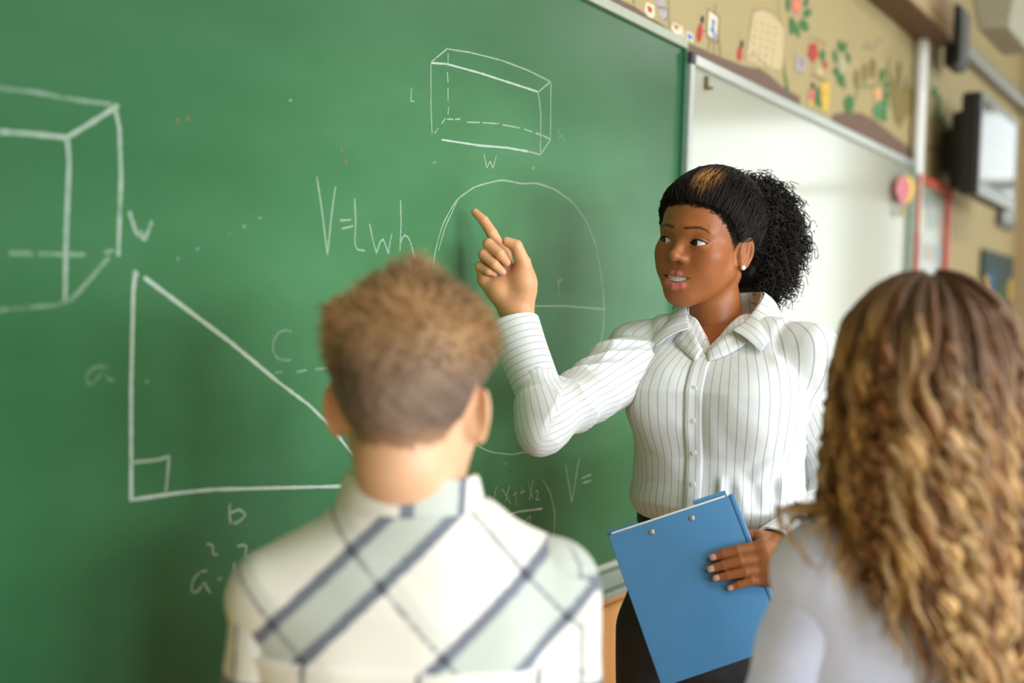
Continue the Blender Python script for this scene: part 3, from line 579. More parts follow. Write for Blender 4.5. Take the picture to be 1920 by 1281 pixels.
def head_color(q0, f):
    q = mirror(q0); base = np.array(f['skin']); c = np.tile(base, (len(q), 1)); c *= (1+.05*wob(q0, 90, 3))[:, None]
    warm = np.exp(-(np.linalg.norm(q-np.array([.040, .066, -.022]), axis=1)/.022)**2)[:, None]; c = c*(1-warm*.25)+np.array(f['blush'])*warm*.25
    u_, l_ = lips_d(q); lm = sstep(.0022, .0004, np.minimum(u_, l_))[:, None]; lc = np.where((q[:, 2] > -.0545)[:, None], np.array(f['lip'])*.8, np.array(f['lip'])); c = c*(1-lm)+lc*lm
    bm = (sstep(.0012, -.0006, brow_d(q, f))*(q[:, 1] > .04))[:, None]*.9; c = c*(1-bm)+np.array(f['brow_col'])*bm
    e = q-EYE; rim = sstep(.0022, .0006, np.abs(np.linalg.norm(e, axis=1)-.0128))*(np.abs(e[:, 2]-.06*e[:, 0]) < .007)*(q[:, 1] > .066)*(np.abs(e[:, 0]) < .0165)
    up_rim = (rim*(e[:, 2] > .0005))[:, None]*.35; c = c*(1-up_rim)+np.array(f['brow_col'])*.7*up_rim
    inn = (q[:, 1] < .084) & (np.abs(q[:, 2]+.055) < .008) & (q[:, 0] < .021) & (q[:, 1] > .06) & (f.get('mouth', 0) > 0) & (np.minimum(u_, l_) > .002); c[inn] = np.array((.10, .02, .02))
    hm = sstep(-.006, .004, q[:, 2]-hairline(q, f)-.003*wob(q0, 500, 5))
    earish = (q[:, 0] > .0735) & (q[:, 1] > -.035) & (q[:, 1] < .013) & (q[:, 2] < .034) & (q[:, 2] > -.04); hm[earish] = 0; hm *= (q[:, 2] > -.06)
    hm = hm[:, None]*f.get('scalp', 1.0); c = c*(1-hm)+np.array(f['hair_base'])*hm
    return np.clip(c, 0, 1)
def eyeball(fr, side, gaze, name, parent, iris):
    """eye sphere with sclera, iris and pupil rings; gaze is a unit vector in the head frame"""
    c = fr.out(EYE*np.array([side, 1, 1])[None])[0]; g = fr.R@np.array(gaze); g /= np.linalg.norm(g); u = np.cross(g, [0, 0, 1.0]); u /= np.linalg.norm(u); w_ = np.cross(g, u)
    ang = np.radians([0, 8, 13, 22, 29, 31, 36, 50, 75, 100, 130, 160, 180]); n = 32; v = []; f = []; R = .0127*fr.k
    for a in ang:
        rr_ = R*(1.012 if a < math.radians(30) else 1.0)
        for k in range(n): t = 2*math.pi*k/n; v.append(c+rr_*(math.cos(a)*g+math.sin(a)*(math.cos(t)*u+math.sin(t)*w_)))
    mi = []
    for i in range(len(ang)-1):
        for k in range(n): f.append((i*n+k, i*n+(k+1) % n, (i+1)*n+(k+1) % n, (i+1)*n+k)); mi.append(0 if i < 2 else (1 if i < 4 else 2))
    return mk(name, v, f, None, parent, True, mats=[M_pupil, iris, M_sclera], midx=mi)
def mat_wet(name, col, rough=.08): m_ = mat_plain(name, col, rough, .03, 200); return m_
M_pupil = mat_wet('eye_pupil', (.004, .003, .003)); M_sclera = mat_wet('eye_sclera', (.62, .59, .55), .15); M_iris_b = mat_wet('eye_iris_brown', (.035, .014, .006)); M_iris_g = mat_wet('eye_iris_blue', (.12, .16, .18))
M_teeth = mat_plain('teeth', (.80, .76, .68), .2, .02); M_pearl = mat_plain('pearl', (.85, .83, .80), .12, .02, coat=.5)
def teeth(fr, parent):
    b = MB()
    for i in range(-4, 4):
        a0, a1 = (i+.04)*.0060, (i+.96)*.0060; f_ = lambda x, z, dy=0: fr.out(np.array([[x, .0840-14*x*x+dy, z]]))[0]
        z0, z1 = -.0590+.0005*abs(i+.5), -.0465
        b.hexa([f_(a0, z0), f_(a1, z0), f_(a1, z0, -.004), f_(a0, z0, -.004), f_(a0, z1), f_(a1, z1), f_(a1, z1, -.004), f_(a0, z1, -.004)])
    return b.build('teeth', M_teeth, parent, .0008, 2)
def lashes(fr, side, parent, mat):
    ex = np.linspace(-.0158, .0172, 16); z = EYE[2]+.06*ex+.0058*np.maximum(1-(np.abs(ex)/.0160)**2.2, -.08); R = .0140
    y = EYE[1]+np.sqrt(np.maximum(R*R-ex**2*.92-(z-EYE[2])**2, 2e-6)); out = .0012
    p = np.stack([(EYE[0]+ex)*side, y+out*.6, z+.0002], 1); t = np.linspace(-1, 1, 16); v, f = tubes(fr.out(p)[None], ((.0003+.0008*(1-t**2)**.5)*fr.k)[None], 6); return mk('eyelashes', v, f, mat, parent, True)
# ------------------------------------------------------------------ hands: chains of joints in world space
class Hand:
    def __init__(s, wrist, arm, fingers, radii, palm=(), thumb_r=.011, k=1.0): s.w = wrist; s.arm = arm; s.f = fingers; s.r = radii; s.palm = palm; s.k = k
    def __call__(s, p):
        k = s.k; d = cone(p, s.arm, s.w, .027*k, .0235*k)
        pal = None
        for i, ch in enumerate(s.f[1:]):
            c = cone(p, s.w+(ch[0]-s.w)*.12, ch[0], .0165*k, .0118*k); pal = c if pal is None else smin(pal, c, .016*k)
        for c_, r_ in s.palm: pal = smin(pal, ball(p, c_, r_*k), .018*k)
        th = cone(p, s.f[0][0], s.f[0][1], .0175*k, .0125*k); pal = smin(pal, th, .018*k); d = smin(d, pal, .02*k)
        for i, ch in enumerate(s.f):
            r = s.r[i]; fd = None
            for j in range(len(ch)-1):
                c = cone(p, ch[j], ch[j+1], r[j]*k, r[j+1]*k); fd = c if fd is None else smin(fd, c, .0012*k)
            s_ = .007*k if i else .010*k
            near = np.linalg.norm(p-ch[0], axis=1)
            kk = s_*sstep(.034*k, .014*k, near)+.0008; h = np.maximum(kk-np.abs(d-fd), 0)/kk; d = np.minimum(d, fd)-h*h*kk*.25
        return d
FR = [[.0125, .0115, .0098, .0075], [.0108, .0092, .0082, .0062], [.0110, .0094, .0084, .0064], [.0104, .0088, .0078, .0060], [.0092, .0078, .0068, .0052]]
def hand_color(v, n, hand, skin, palm_col, palm_n, nail, nails):
    c = np.tile(np.array(skin), (len(v), 1)); m_ = sstep(-.1, .45, n@palm_n)[:, None]; c = c*(1-m_)+np.array(palm_col)*m_; c *= (1+.05*wob(v, 220, 4))[:, None]
    for i, ch in enumerate(hand.f):
        ax = ch[-1]-ch[-2]; ax /= np.linalg.norm(ax); up_ = nails[i]; up_ = up_-ax*(up_@ax); up_ /= np.linalg.norm(up_); sd = np.cross(ax, up_); r = hand.r[i][-1]*hand.k
        q = v-(ch[-1]+up_*r*.6); a, b, h_ = q@ax, q@sd, q@up_
        ins = (np.abs(b) < r*.80)*(a > -r*.85)*(a < r*1.3)*(h_ > -r*.45); c[ins] = nail; tip = ins & (a > r*.55); c[tip] = np.minimum(np.array(nail)*1.25+.08, .9)
    return c
# ------------------------------------------------------------------ the teacher
SK = np.array(lin(158, 95, 53)); PALM = np.array(lin(226, 164, 118)); NAIL = np.array(lin(214, 166, 146))
M_skin = mat_attr('skin', 'col', .42, .12, (1, .35, .18), .32, .06, 900)
HF = dict(skin=SK, blush=lin(190, 104, 70), lip=lin(196, 108, 98), brow_col=lin(46, 28, 20), hair_base=lin(26, 17, 13), mouth=.0052, scalp=1.0)
hR = np.array([[-.1723, -.9846, -.0301], [-.9805, .1743, -.0906], [-.0945, -.0139, .9954]])
hR, _ = np.linalg.qr(hR); hR *= np.sign(np.sum(hR*np.array([[-.1723, -.9846, -.0301], [-.9805, .1743, -.0906], [-.0945, -.0139, .9954]]), 0))
HT = Frame(P(1324, 467, 2.13), hR[:, 0], hR[:, 1], hR[:, 2], .965)
tc_ = P(1352, 760, 2.12); rayt = -(tc_-CAM)*np.array([1, 1, 0]); rayt /= np.linalg.norm(rayt); imr = np.cross(UP, rayt)       # towards camera, image right
yaw = math.radians(16); Tn = rayt*math.cos(yaw)-imr*math.sin(yaw); Tl = imr*math.cos(yaw)+rayt*math.sin(yaw)
TF = Frame((tc_[0], tc_[1], 0), Tl, Tn, UP)
teacher = empty('person', (float(tc_[0]), float(tc_[1]), 0), 'woman in white pinstriped shirt and black trousers pointing at the chalkboard with blue folder', 'person')
# joints in world space
Jn = P(1340, 612, 2.135); Jrs = P(1190, 658, 2.17); Jls = P(1522, 664, 2.03)
Jre = P(1018, 792, 1.955); Jrw = P(970, 590, 2.03)
Jle = P(1580, 912, 2.17); Jlw = P(1466, 1034, 1.945)
zt = lambda py: float(P(1352, py, 2.12)[2])
Zt = [zt(y) for y in (1255, 1140, 1060, 1000, 972, 945, 900, 850, 780, 730, 680, 640, 605)]
body_loft = Loft([(z, cx, cy, a, b) for z, cx, cy, a, b in zip(Zt, [0]*13, [-.01, -.015, -.012, -.006, 0, 0, 0, 0, .002, .004, -.004, -.012, -.02], [.145, .150, .145, .125, .118, .118, .122, .128, .140, .144, .140, .10, .06], [.105, .112, .105, .095, .088, .088, .088, .092, .104, .106, .092, .065, .05])], 2.2)
neck_lo = HT.to(P(1347, 640, 2.150)[None])[0]
def teacher_head(p):
    d = head_sdf(p, HF); d = smin(d, cone(p, (0, -.022, -.045), neck_lo, .0455, .047), .018)
    d = smin(d, cone(mirror(p), (.046, -.03, -.04), (.012, neck_lo[1]+.040, neck_lo[2]+.002), .010, .009), .010)
    q = mirror(p); d = smin(d, cone(p, neck_lo+np.array([-.06, .022, -.050]), neck_lo+np.array([.06, .022, -.050]), .034, .034), .035)
    return d
hv, hf = sdf_mesh(teacher_head, (-.125, -.135, -.225), (.125, .118, .135), .0017)
hc = head_color(hv, HF); hv = HT.out(hv); hf = hf[:, ::-1]
# pointing hand
dep = 2.035; A = lambda x, y, d=0: P(x, y, dep+d)
RH = Hand(A(970, 583), Jre+(A(970, 583)-Jre)*.55, [[A(984, 548, -.008), A(981, 492, -.020), A(968, 461, -.030), A(950, 453, -.030)],
      [A(943, 478, .006), A(922, 437, .002), A(907, 414, .006), A(891, 398, .012)], [A(931, 488, .005), A(916, 458, -.028), A(937, 476, -.038), A(950, 492, -.026)],
      [A(919, 505, .003), A(907, 477, -.026), A(927, 496, -.036), A(942, 510, -.025)], [A(910, 526, 0), A(900, 500, -.018), A(915, 508, -.028), A(927, 513, -.023)]], FR, [(A(981, 530, -.014), .019), (A(936, 546, -.008), .015)])
allj = np.array([j for ch in RH.f for j in ch]+[RH.w, RH.arm]); r_v, r_f = sdf_mesh(RH, allj.min(0)-.045, allj.max(0)+.045, .0014)
nu = [CU*1.0+CR*.2, -CR*.8-FWD*.3*-1, -FWD, -FWD, -FWD]; nu[1] = -CR*.6+FWD*.8
r_c = hand_color(r_v, normals(r_v, r_f), RH, SK, PALM, -FWD, NAIL, nu)
# folder plane and the hand holding it
K0, K1, K2 = P(1140, 1003, 1.905), P(1377, 925, 1.925), P(1258, 1283, 1.835)
kx = K1-K0; kwid = np.linalg.norm(kx); kx /= kwid; ky = K2-K0; ky -= kx*(ky@kx); khei = np.linalg.norm(ky); ky /= khei; kn = np.cross(ky, kx); kn = kn if kn@(CAM-K0) > 0 else -kn
print('folder', kwid, khei)
def onf(px, py, off):
    r = FWD+CR*(px-960)/F+CU*(640.5-py)/F; t = ((K0-CAM)@kn)/(r@kn); return CAM+r*t+kn*off
LH = Hand(P(1470, 1036, 1.945), Jlw+(Jle-Jlw)*.25, [[P(1455, 1020, 1.935), onf(1425, 1005, -.016), onf(1395, 1000, -.018), onf(1370, 1002, -.017)],
      [onf(1428, 1028, .010), onf(1380, 1035, .0125), onf(1354, 1041, .0095), onf(1335, 1047, .0072)], [onf(1437, 1049, .010), onf(1385, 1055, .0130), onf(1354, 1062, .0098), onf(1331, 1069, .0075)],
      [onf(1440, 1070, .009), onf(1394, 1075, .0120), onf(1362, 1081, .0090), onf(1341, 1086, .0070)], [onf(1441, 1087, .008), onf(1407, 1091, .0100), onf(1383, 1098, .0078), onf(1368, 1104, .0060)]], [[x*.9 for x in r] for r in FR], [])
allj = np.array([j for ch in LH.f for j in ch]+[LH.w, LH.arm]); l_v, l_f = sdf_mesh(LH, allj.min(0)-.045, allj.max(0)+.045, .0014)
l_c = hand_color(l_v, normals(l_v, l_f), LH, SK*.86, PALM, -kn, NAIL, [-kn, kn, kn, kn, kn])
# hidden body below the clothes
feet_r = np.array([TF.out([(-.085, .02, 0)])[0], TF.out([(.10, -.02, 0)])[0]])
Hip = [TF.out([(-.080, -.01, zt(1180))])[0], TF.out([(.080, -.01, zt(1180))])[0]]
Knee = [TF.out([(-.086, .02, .49)])[0], TF.out([(.094, .01, .49)])[0]]
Ank = [TF.out([(-.088, -.02, .09)])[0], TF.out([(.10, -.03, .09)])[0]]
def limbs(p, g=0.0):
    d = cone(p, Jrs+(Jn-Jrs)*.2-UP*.015, Jre, .034, .028); d = smin(d, cone(p, Jre, RH.w, .029, .020), .01); d = smin(d, cone(p, Jls+(Jn-Jls)*.2-UP*.02, Jle, .032, .028), .01); d = smin(d, cone(p, Jle, LH.w, .029, .018), .01)
    return d
def body(p):
    q = TF.to(p); d = body_loft(q)+.012; d = smin(d, cone(p, Jrs, Jn-UP*.025, .033, .03), .02); d = smin(d, cone(p, Jls, Jn-UP*.025, .033, .03), .02); d = smin(d, limbs(p), .015)
    for i in range(2): d = smin(d, smin(cone(p, Hip[i], Knee[i], .068, .050), cone(p, Knee[i], Ank[i], .050, .034), .03), .03)
    return d
allj = np.array([Jrs, Jls, Jre, Jle, Jrw, Jlw, *Ank, *Knee, Jn]); b_v, b_f = sdf_mesh(body, allj.min(0)-.12, allj.max(0)+np.array([.12, .12, .06]), .010, False)
vv = np.concatenate([hv, r_v, l_v, b_v]); ff = np.concatenate([hf, r_f+len(hv), l_f+len(hv)+len(r_v), b_f+len(hv)+len(r_v)+len(l_v)]); cc = np.concatenate([hc, r_c, l_c, np.tile(SK, (len(b_v), 1))])
mk('body', vv, ff, M_skin, teacher, True, {'col': cc})
for sd, gz in ((1, (-.34, .92, -.02)), (-1, (-.34, .92, -.02))): eyeball(HT, sd, gz, 'eye', teacher, M_iris_b); lashes(HT, sd, teacher, M_pupil)
teeth(HT, teacher)
ec = HT.out([(.079, .004, -.0245)])[0]; u, w_ = sdf_mesh(lambda p: ball(p, ec, .0042), ec-.008, ec+.008, .0008); mk('earring', u, w_, M_pearl, teacher, True)
# ------------------------------------------------------------------ the teacher's clothes
M_shirt, nt, b_ = mat_new('pinstripe_cotton')
at = N(nt, 'ShaderNodeAttribute', attribute_name='stripe'); dv_ = N(nt, 'ShaderNodeMath', operation='DIVIDE'); dv_.inputs[1].default_value = .0112
fr_ = N(nt, 'ShaderNodeMath', operation='FRACT'); nt.links.new(at.outputs['Fac'], dv_.inputs[0]); nt.links.new(dv_.outputs[0], fr_.inputs[0])
sb = N(nt, 'ShaderNodeMath', operation='SUBTRACT'); sb.inputs[1].default_value = .5; ab_ = N(nt, 'ShaderNodeMath', operation='ABSOLUTE'); nt.links.new(fr_.outputs[0], sb.inputs[0]); nt.links.new(sb.outputs[0], ab_.inputs[0])
mr = N(nt, 'ShaderNodeMapRange'); mr.inputs['From Min'].default_value = .028; mr.inputs['From Max'].default_value = .075; mr.inputs['To Min'].default_value = 1; mr.inputs['To Max'].default_value = 0; nt.links.new(ab_.outputs[0], mr.inputs['Value'])
mxc = N(nt, 'ShaderNodeMix', data_type='RGBA'); mxc.inputs[6].default_value = (*lin(226, 227, 224), 1); mxc.inputs[7].default_value = (*lin(172, 173, 178), 1)
nt.links.new(mr.outputs[0], mxc.inputs[0]); nt.links.new(mxc.outputs[2], b_.inputs['Base Color']); b_.inputs['Roughness'].default_value = .75; b_.inputs['Sheen Weight'].default_value = .15
tcn = N(nt, 'ShaderNodeTexCoord'); nz = N(nt, 'ShaderNodeTexNoise'); nz.inputs['Scale'].default_value = 55; nz.inputs['Detail'].default_value = 4; bp = N(nt, 'ShaderNodeBump'); bp.inputs['Strength'].default_value = .22; bp.inputs['Distance'].default_value = .004
nt.links.new(tcn.outputs['Object'], nz.inputs['Vector']); nt.links.new(nz.outputs['Fac'], bp.inputs['Height']); nt.links.new(bp.outputs['Normal'], b_.inputs['Normal'])
shirt_loft = Loft([(z, cx, cy, a, b) for z, cx, cy, a, b in zip([zt(y) for y in (1000, 978, 962, 940, 900, 850, 780, 730, 690, 655, 628)], [0]*11, [-.004, -.002, 0, .002, .004, .004, .004, .006, .000, -.010, -.018],
    [.126, .130, .143, .148, .140, .141, .150, .156, .156, .130, .085], [.098, .102, .114, .118, .110, .108, .117, .120, .106, .082, .062])], 2.25)
def fold(p, a, b, w_, h_):
    a = np.asarray(a); b = np.asarray(b); t = ((p-a)@(b-a))/((b-a)@(b-a)); tc2 = np.clip(t, 0, 1); q = p-a-tc2[:, None]*(b-a); dd = np.einsum('ij,ij->i', q, q)
    return h_*np.exp(-dd/(w_*w_))*np.sin(np.pi*np.clip(tc2*.9+.05, 0, 1))
TFolds = [(P(x0, y0, 2.00), P(x1, y1, 2.00), w_, h_) for x0, y0, x1, y1, w_, h_ in [
    (1205, 790, 1290, 900, .011, .008), (1200, 830, 1262, 930, .010, .007), (1235, 760, 1310, 860, .010, .005), (1500, 770, 1395, 860, .012, .008), (1495, 815, 1410, 905, .011, .008), (1505, 720, 1420, 745, .010, .006),
    (1195, 720, 1250, 760, .010, .006), (1215, 955, 1225, 905, .009, .006), (1250, 965, 1262, 900, .009, .006), (1290, 968, 1292, 890, .008, .005), (1350, 968, 1352, 890, .009, .006), (1395, 965, 1385, 900, .009, .006), (1435, 960, 1430, 900, .009, .006), (1465, 955, 1470, 880, .009, .006),
    (1240, 650, 1215, 760, .014, .005), (1455, 660, 1480, 740, .014, .005), (1330, 720, 1340, 860, .016, .003)]]
vb = TF.to(P(1327, 652, 2.06)[None])[0]; nc = TF.to(P(1346, 600, 2.14)[None])[0]; print('V', vb, 'neck', nc)
def shirt_d(p, folds=True):
    q = TF.to(p); d = shirt_loft(q, 0, .03)
    sh = smin(cone(p, Jrs, Jn-UP*.012, .050, .040), cone(p, Jls, Jn-UP*.012, .050, .040), .03); d = smin(d, sh, .05)
    d = smin(d, elli(mirror(q), (.066, .075, zt(755)), (.062, .058, .062)), .05)
    if folds:
        for a, b, w_, h_ in TFolds: d = d - fold(p, a, b, w_, h_*1.5)
        d = d - .0022*wob(p, 34, 21) - .0013*wob(p, 80, 22)
        arm = np.minimum(cone(p, Jrs, Jre, .05, .05), cone(p, Jls, Jle, .05, .05)); d = d+.004*np.exp(-((arm-.012)/.008)**2)
    return d
def shirt_torso(p):
    q = TF.to(p); d = shirt_d(p)
    hole = cone(q, nc+np.array([0, 0, -.028]), nc+np.array([0, -.01, .12]), .052, .060); d = smax(d, -hole, .006)
    vz = (vb[2]-q[:, 2])+np.abs(q[:, 0]-vb[0])*1.55; v_ = np.maximum(vz*.55, (nc[1]+.005)-q[:, 1]); d = smax(d, -v_, .004)
    return d
lo = np.array([Jrs, Jls, Jn]).min(0); hi = np.array([Jrs, Jls, Jn]).max(0)
c_ = TF.out([(0, 0, zt(1000))])[0]
sv, sf = sdf_mesh(shirt_torso, np.array([min(lo[0], c_[0])-.20, min(lo[1], c_[1])-.20, zt(985)]), np.array([max(hi[0], c_[0])+.2, max(hi[1], c_[1])+.2, hi[2]+.12]), .0028)
q = TF.to(sv); a_ = .145; st = a_*np.arctan2((q[:, 0]-vb[0])/.15, np.maximum(q[:, 1]+.10, .02)/.20); st = np.where(q[:, 1] > -.1, st, q[:, 0])
shirt = mk('shirt', sv, sf, M_shirt, teacher, True, {'stripe': st+.0056})
def surf_y(x, z, off=.0):
    y = .30
    for _ in range(60):
        d = shirt_d(TF.out([(x, y, z)]), True)[0]
        if d < .0004: break
        y -= d*.8
    return y+off
def sleeve(name, S, E, Wr, rs, re_, rw, folds_seed, cut, hmm=.0028):
    def fn(p):
        ta = seg_t(p, S, E); tb = seg_t(p, E, Wr)
        fa = smax(cone(p, E, Wr, re_, rw), (p-cut[0])@cut[1], .003); M_ = S+(E-S)*.28; d = smin(smin(cone(p, S, M_, rs*.62, rs), cone(p, M_, E, rs, re_), .01), fa, .025)
        ax = (E-S)/np.linalg.norm(E-S); bx_ = (Wr-E)/np.linalg.norm(Wr-E)
        s1 = (p-S)@ax; s2 = (p-E)@bx_; dist_e = np.linalg.norm(p-E, axis=1)
        k1 = np.array([.6, -.3, .7]); ph = (p@k1)*60
        rdg = lambda a: 1-2*np.abs(np.sin(a))**.7                                  # sharp creases
        w1 = 1.3*np.sin(p@np.array([30, 40, 20.]))+.9*np.sin(p@np.array([-22, 35, 61.]))
        d = d-.0034*rdg(s1*62+ph*.25+w1*.7)*sstep(.20, .06, dist_e)*sstep(.02, .09, dist_e)
        d = d-.0032*rdg(s1*50+ph*.4+folds_seed+w1*.6)*sstep(.24, .08, np.linalg.norm(p-S, axis=1))
        d = d-.0024*rdg(s2*70+ph*.3+w1*.5)*sstep(.02, .08, s2)-.0022*wob(p, 40, folds_seed)-.0010*wob(p, 100, folds_seed+1)
        elb = E+((E-S)/np.linalg.norm(E-S)-(Wr-E)/np.linalg.norm(Wr-E))*.022; d = smin(d, ball(p, elb, .020), .03)
        return np.where(tb > .3, smax(d, (p-cut[0])@cut[1], .003), d) if False else d
    J = np.array([S, E, Wr]); v, f = sdf_mesh(fn, J.min(0)-.085, J.max(0)+.085, hmm)
    # drop the end that is buried in the torso
    ta = seg_t(v, S, E); d1 = np.linalg.norm(v-S-ta[:, None]*(E-S), axis=1); tb = seg_t(v, E, Wr); d2 = np.linalg.norm(v-E-tb[:, None]*(Wr-E), axis=1)
    def ang(A_, B_):
        ax = (B_-A_)/np.linalg.norm(B_-A_); fr = -FWD-ax*(-FWD@ax); fr /= np.linalg.norm(fr); sd = np.cross(ax, fr); q = v-A_; return np.arctan2(q@sd, q@fr)
    bis = (E-S)/np.linalg.norm(E-S)+(Wr-E)/np.linalg.norm(Wr-E); use2 = (v-E)@bis > 0; stp = np.where(use2, ang(E, Wr)*.044, ang(S, E)*.050)
    return mk(name, v, f, M_shirt, shirt, True, {'stripe': stp+.0056})
CS = P(1008, 729, 1.990); CE = P(961, 607, 2.028); cax = (CE-CS)/np.linalg.norm(CE-CS)
sleeve('sleeve', Jrs+(Jn-Jrs)*.22-UP*.012, Jre, CS+(CE-CS)*.3, .057, .0415, .034, 3, (CS+cax*.022, cax))
lax = (LH.w-Jle)/np.linalg.norm(LH.w-Jle); LC = P(1447, 1030, 1.93)
lcut = P(1512, 992, 2.01)
sleeve('sleeve', Jls+(Jn-Jls)*.20-UP*.018, Jle, LH.w, .053, .043, .034, 9, (lcut, lax))
def cuff(name, A_, B_, ra, rb, cutn):
    ax = (B_-A_)/np.linalg.norm(B_-A_); L = np.linalg.norm(B_-A_)
    def fn(p):
        t = ((p-A_)@ax)/L; q = p-A_-((p-A_)@ax)[:, None]*ax; r = np.linalg.norm(q, axis=1); R = ra+(rb-ra)*t
        R = R-.0010*wob(p, 60, 31); o = r-R; d = smax(o, -(o+.0042), .001); d = smax(d, -(p-A_)@ax, .002); return smax(d, (p-B_)@cutn, .002)
    J = np.array([A_, B_]); v, f = sdf_mesh(fn, J.min(0)-.065, J.max(0)+.065, .0021); return mk(name, v, f, M_shirt, shirt, True, {'stripe': (v-A_)@ax})
cn = cax*1.0+CR*.10-CU*.02; cn /= np.linalg.norm(cn); cuff('cuff', CS, CE, .0365, .0425, cn)
cuff('cuff', lcut, P(1449, 1029, 1.935), .040, .036, lax)
# collar: stand around the neck and a turned down leaf with two points
zV = vb[2]; ny = nc[1]; cxn = vb[0]*.5
def crom(pts, n):
    p = np.array(pts, float); p = np.vstack([2*p[0]-p[1], p, 2*p[-1]-p[-2]]); out = []; m_ = len(p)-3
    for u in np.linspace(0, m_-1e-6, n):
        i = int(u); t = u-i; a, b, c, d = p[i:i+4]; out.append(.5*((2*b)+(-a+c)*t+(2*a-5*b+4*c-d)*t*t+(-a+3*b-3*c+d)*t**3))
    return np.array(out)
yv = surf_y(vb[0], zV-.01); print('yv', yv, ny, zV)
for side in (1, -1):
    n = 26; X = lambda x: cxn*(1 if abs(x) > .03 else 1)+side*x
    top = crom([(cxn, ny-.064, zV+.092), (X(.034), ny-.056, zV+.094), (X(.058), ny-.018, zV+.093), (X(.060), ny+.024, zV+.072), (X(.046), ny+.056, zV+.044), (X(.034), yv-.014, zV+.030)], n)
    pt = (.088, zV-.004)
    bot = crom([(cxn, ny-.086, zV+.050), (X(.044), ny-.076, zV+.050), (X(.082), ny-.030, zV+.046), (X(.095), ny+.016, zV+.034), (X(.096), surf_y(X(.096), zV+.012, .006), zV+.012), (X(pt[0]), surf_y(X(pt[0]), pt[1], .006), pt[1])], n)
    rows = 7; v = []
    for i in range(n):
        for j in range(rows):
            s = j/(rows-1); p_ = top[i]*(1-s)+bot[i]*s; out = np.array([top[i][0]-cxn, top[i][1]-ny, 0]); out /= np.linalg.norm(out); p_ = p_+out*.011*math.sin(math.pi*min(1, s*1.0))*(1-.5*i/n)+np.array([0, 0, .004*math.sin(math.pi*s)]); v.append(p_)
    v = TF.out(v); f = [(i*rows+j, i*rows+j+1, (i+1)*rows+j+1, (i+1)*rows+j) for i in range(n-1) for j in range(rows-1)]
    stp = np.array([i/(n-1)*.145 for i in range(n) for j in range(rows)])
    o = mk('collar', v, f, M_shirt, shirt, True, {'stripe': stp}); so = o.modifiers.new('s', 'SOLIDIFY'); so.thickness = .0022; so.offset = 0
    sb_ = o.modifiers.new('sub', 'SUBSURF'); sb_.levels = 1; sb_.render_levels = 1
    # stand
    st_top = crom([(cxn, ny-.061, zV+.090), (X(.033), ny-.053, zV+.092), (X(.055), ny-.016, zV+.090), (X(.057), ny+.024, zV+.068), (X(.043), ny+.054, zV+.040), (X(.020), yv-.004, zV+.014), (vb[0]+side*.003, yv+.003, zV-.004)], n)
    st_bot = crom([(cxn, ny-.068, zV+.050), (X(.042), ny-.058, zV+.048), (X(.068), ny-.016, zV+.045), (X(.070), ny+.028, zV+.030), (X(.060), surf_y(X(.060), zV+.010, .003), zV+.010), (X(.034), surf_y(X(.034), zV-.010, .003), zV-.010), (vb[0]+side*.010, surf_y(vb[0]+side*.010, zV-.022, .003), zV-.022)], n)
    v = []
    for i in range(n):
        for j in range(4): s = j/3; v.append(st_top[i]*(1-s)+st_bot[i]*s)
    o = mk('collar_stand', TF.out(v), [(i*4+j, i*4+j+1, (i+1)*4+j+1, (i+1)*4+j) for i in range(n-1) for j in range(3)], M_shirt, shirt, True, {'stripe': np.array([i/(n-1)*.16 for i in range(n) for j in range(4)])})
    so = o.modifiers.new('s', 'SOLIDIFY'); so.thickness = .0020; so.offset = 0
# placket and buttons
n = 60; zs = np.linspace(zV-.006, zt(966), n); xs = np.linspace(-.0145, .0145, 7); v = []
for z in zs:
    yb = surf_y(vb[0], z)
    for x in xs: v.append((vb[0]+x, max(surf_y(vb[0]+x, z), yb-.004)+(.0024 if abs(x) < .0140 else .0006), z))
pk = mk('placket', TF.out(v), [(i*7+j, i*7+j+1, (i+1)*7+j+1, (i+1)*7+j) for i in range(n-1) for j in range(6)], M_shirt, shirt, True, {'stripe': np.array([x+.0028 for z in zs for x in xs])})
so = pk.modifiers.new('s', 'SOLIDIFY'); so.thickness = .0012
M_btn = mat_plain('button_white', lin(228, 228, 224), .3, .02, coat=.3)
for py in (668, 722, 780, 838, 895, 945):
    z = zt(py); c = np.array([vb[0], surf_y(vb[0], z)+.003, z]); a = TF.out([c])[0]; b = TF.out([c+np.array([0, .0022, 0])])[0]; MB().cyl(a, b, .0042, 20).build('button', M_btn, shirt, .0006)
# trousers, belt, shoes
M_trou = mat_plain('black_trouser_cloth', lin(40, 40, 42), .8, .15, 60, .2, 300)
tl = Loft([(z, 0, cy, a, b) for z, cy, a, b in zip([zt(1262), zt(1200), zt(1130), zt(1060), zt(1000), zt(966)], [-.012, -.015, -.015, -.012, -.006, -.002], [.132, .144, .147, .142, .132, .126], [.105, .115, .116, .110, .104, .098])], 2.3)
def trou(p):
    q = TF.to(p); d = tl(q, 0, .02)
    for i in range(2): d = smin(d, smin(cone(p, Hip[i]-UP*.02, Knee[i], .086, .068), cone(p, Knee[i], Ank[i]-UP*.03, .066, .060), .03), .02)
    d = d-.0025*wob(p, 30, 41); return smax(d, .045-p[:, 2], .003)
J = np.array([*Hip, *Ank, TF.out([(0, 0, zt(966))])[0]]); tv_, tf_ = sdf_mesh(trou, J.min(0)-.16, J.max(0)+.16, .006); mk('trousers', tv_, tf_, M_trou, teacher, True)
bz = zt(972); bv = []; nn = 72
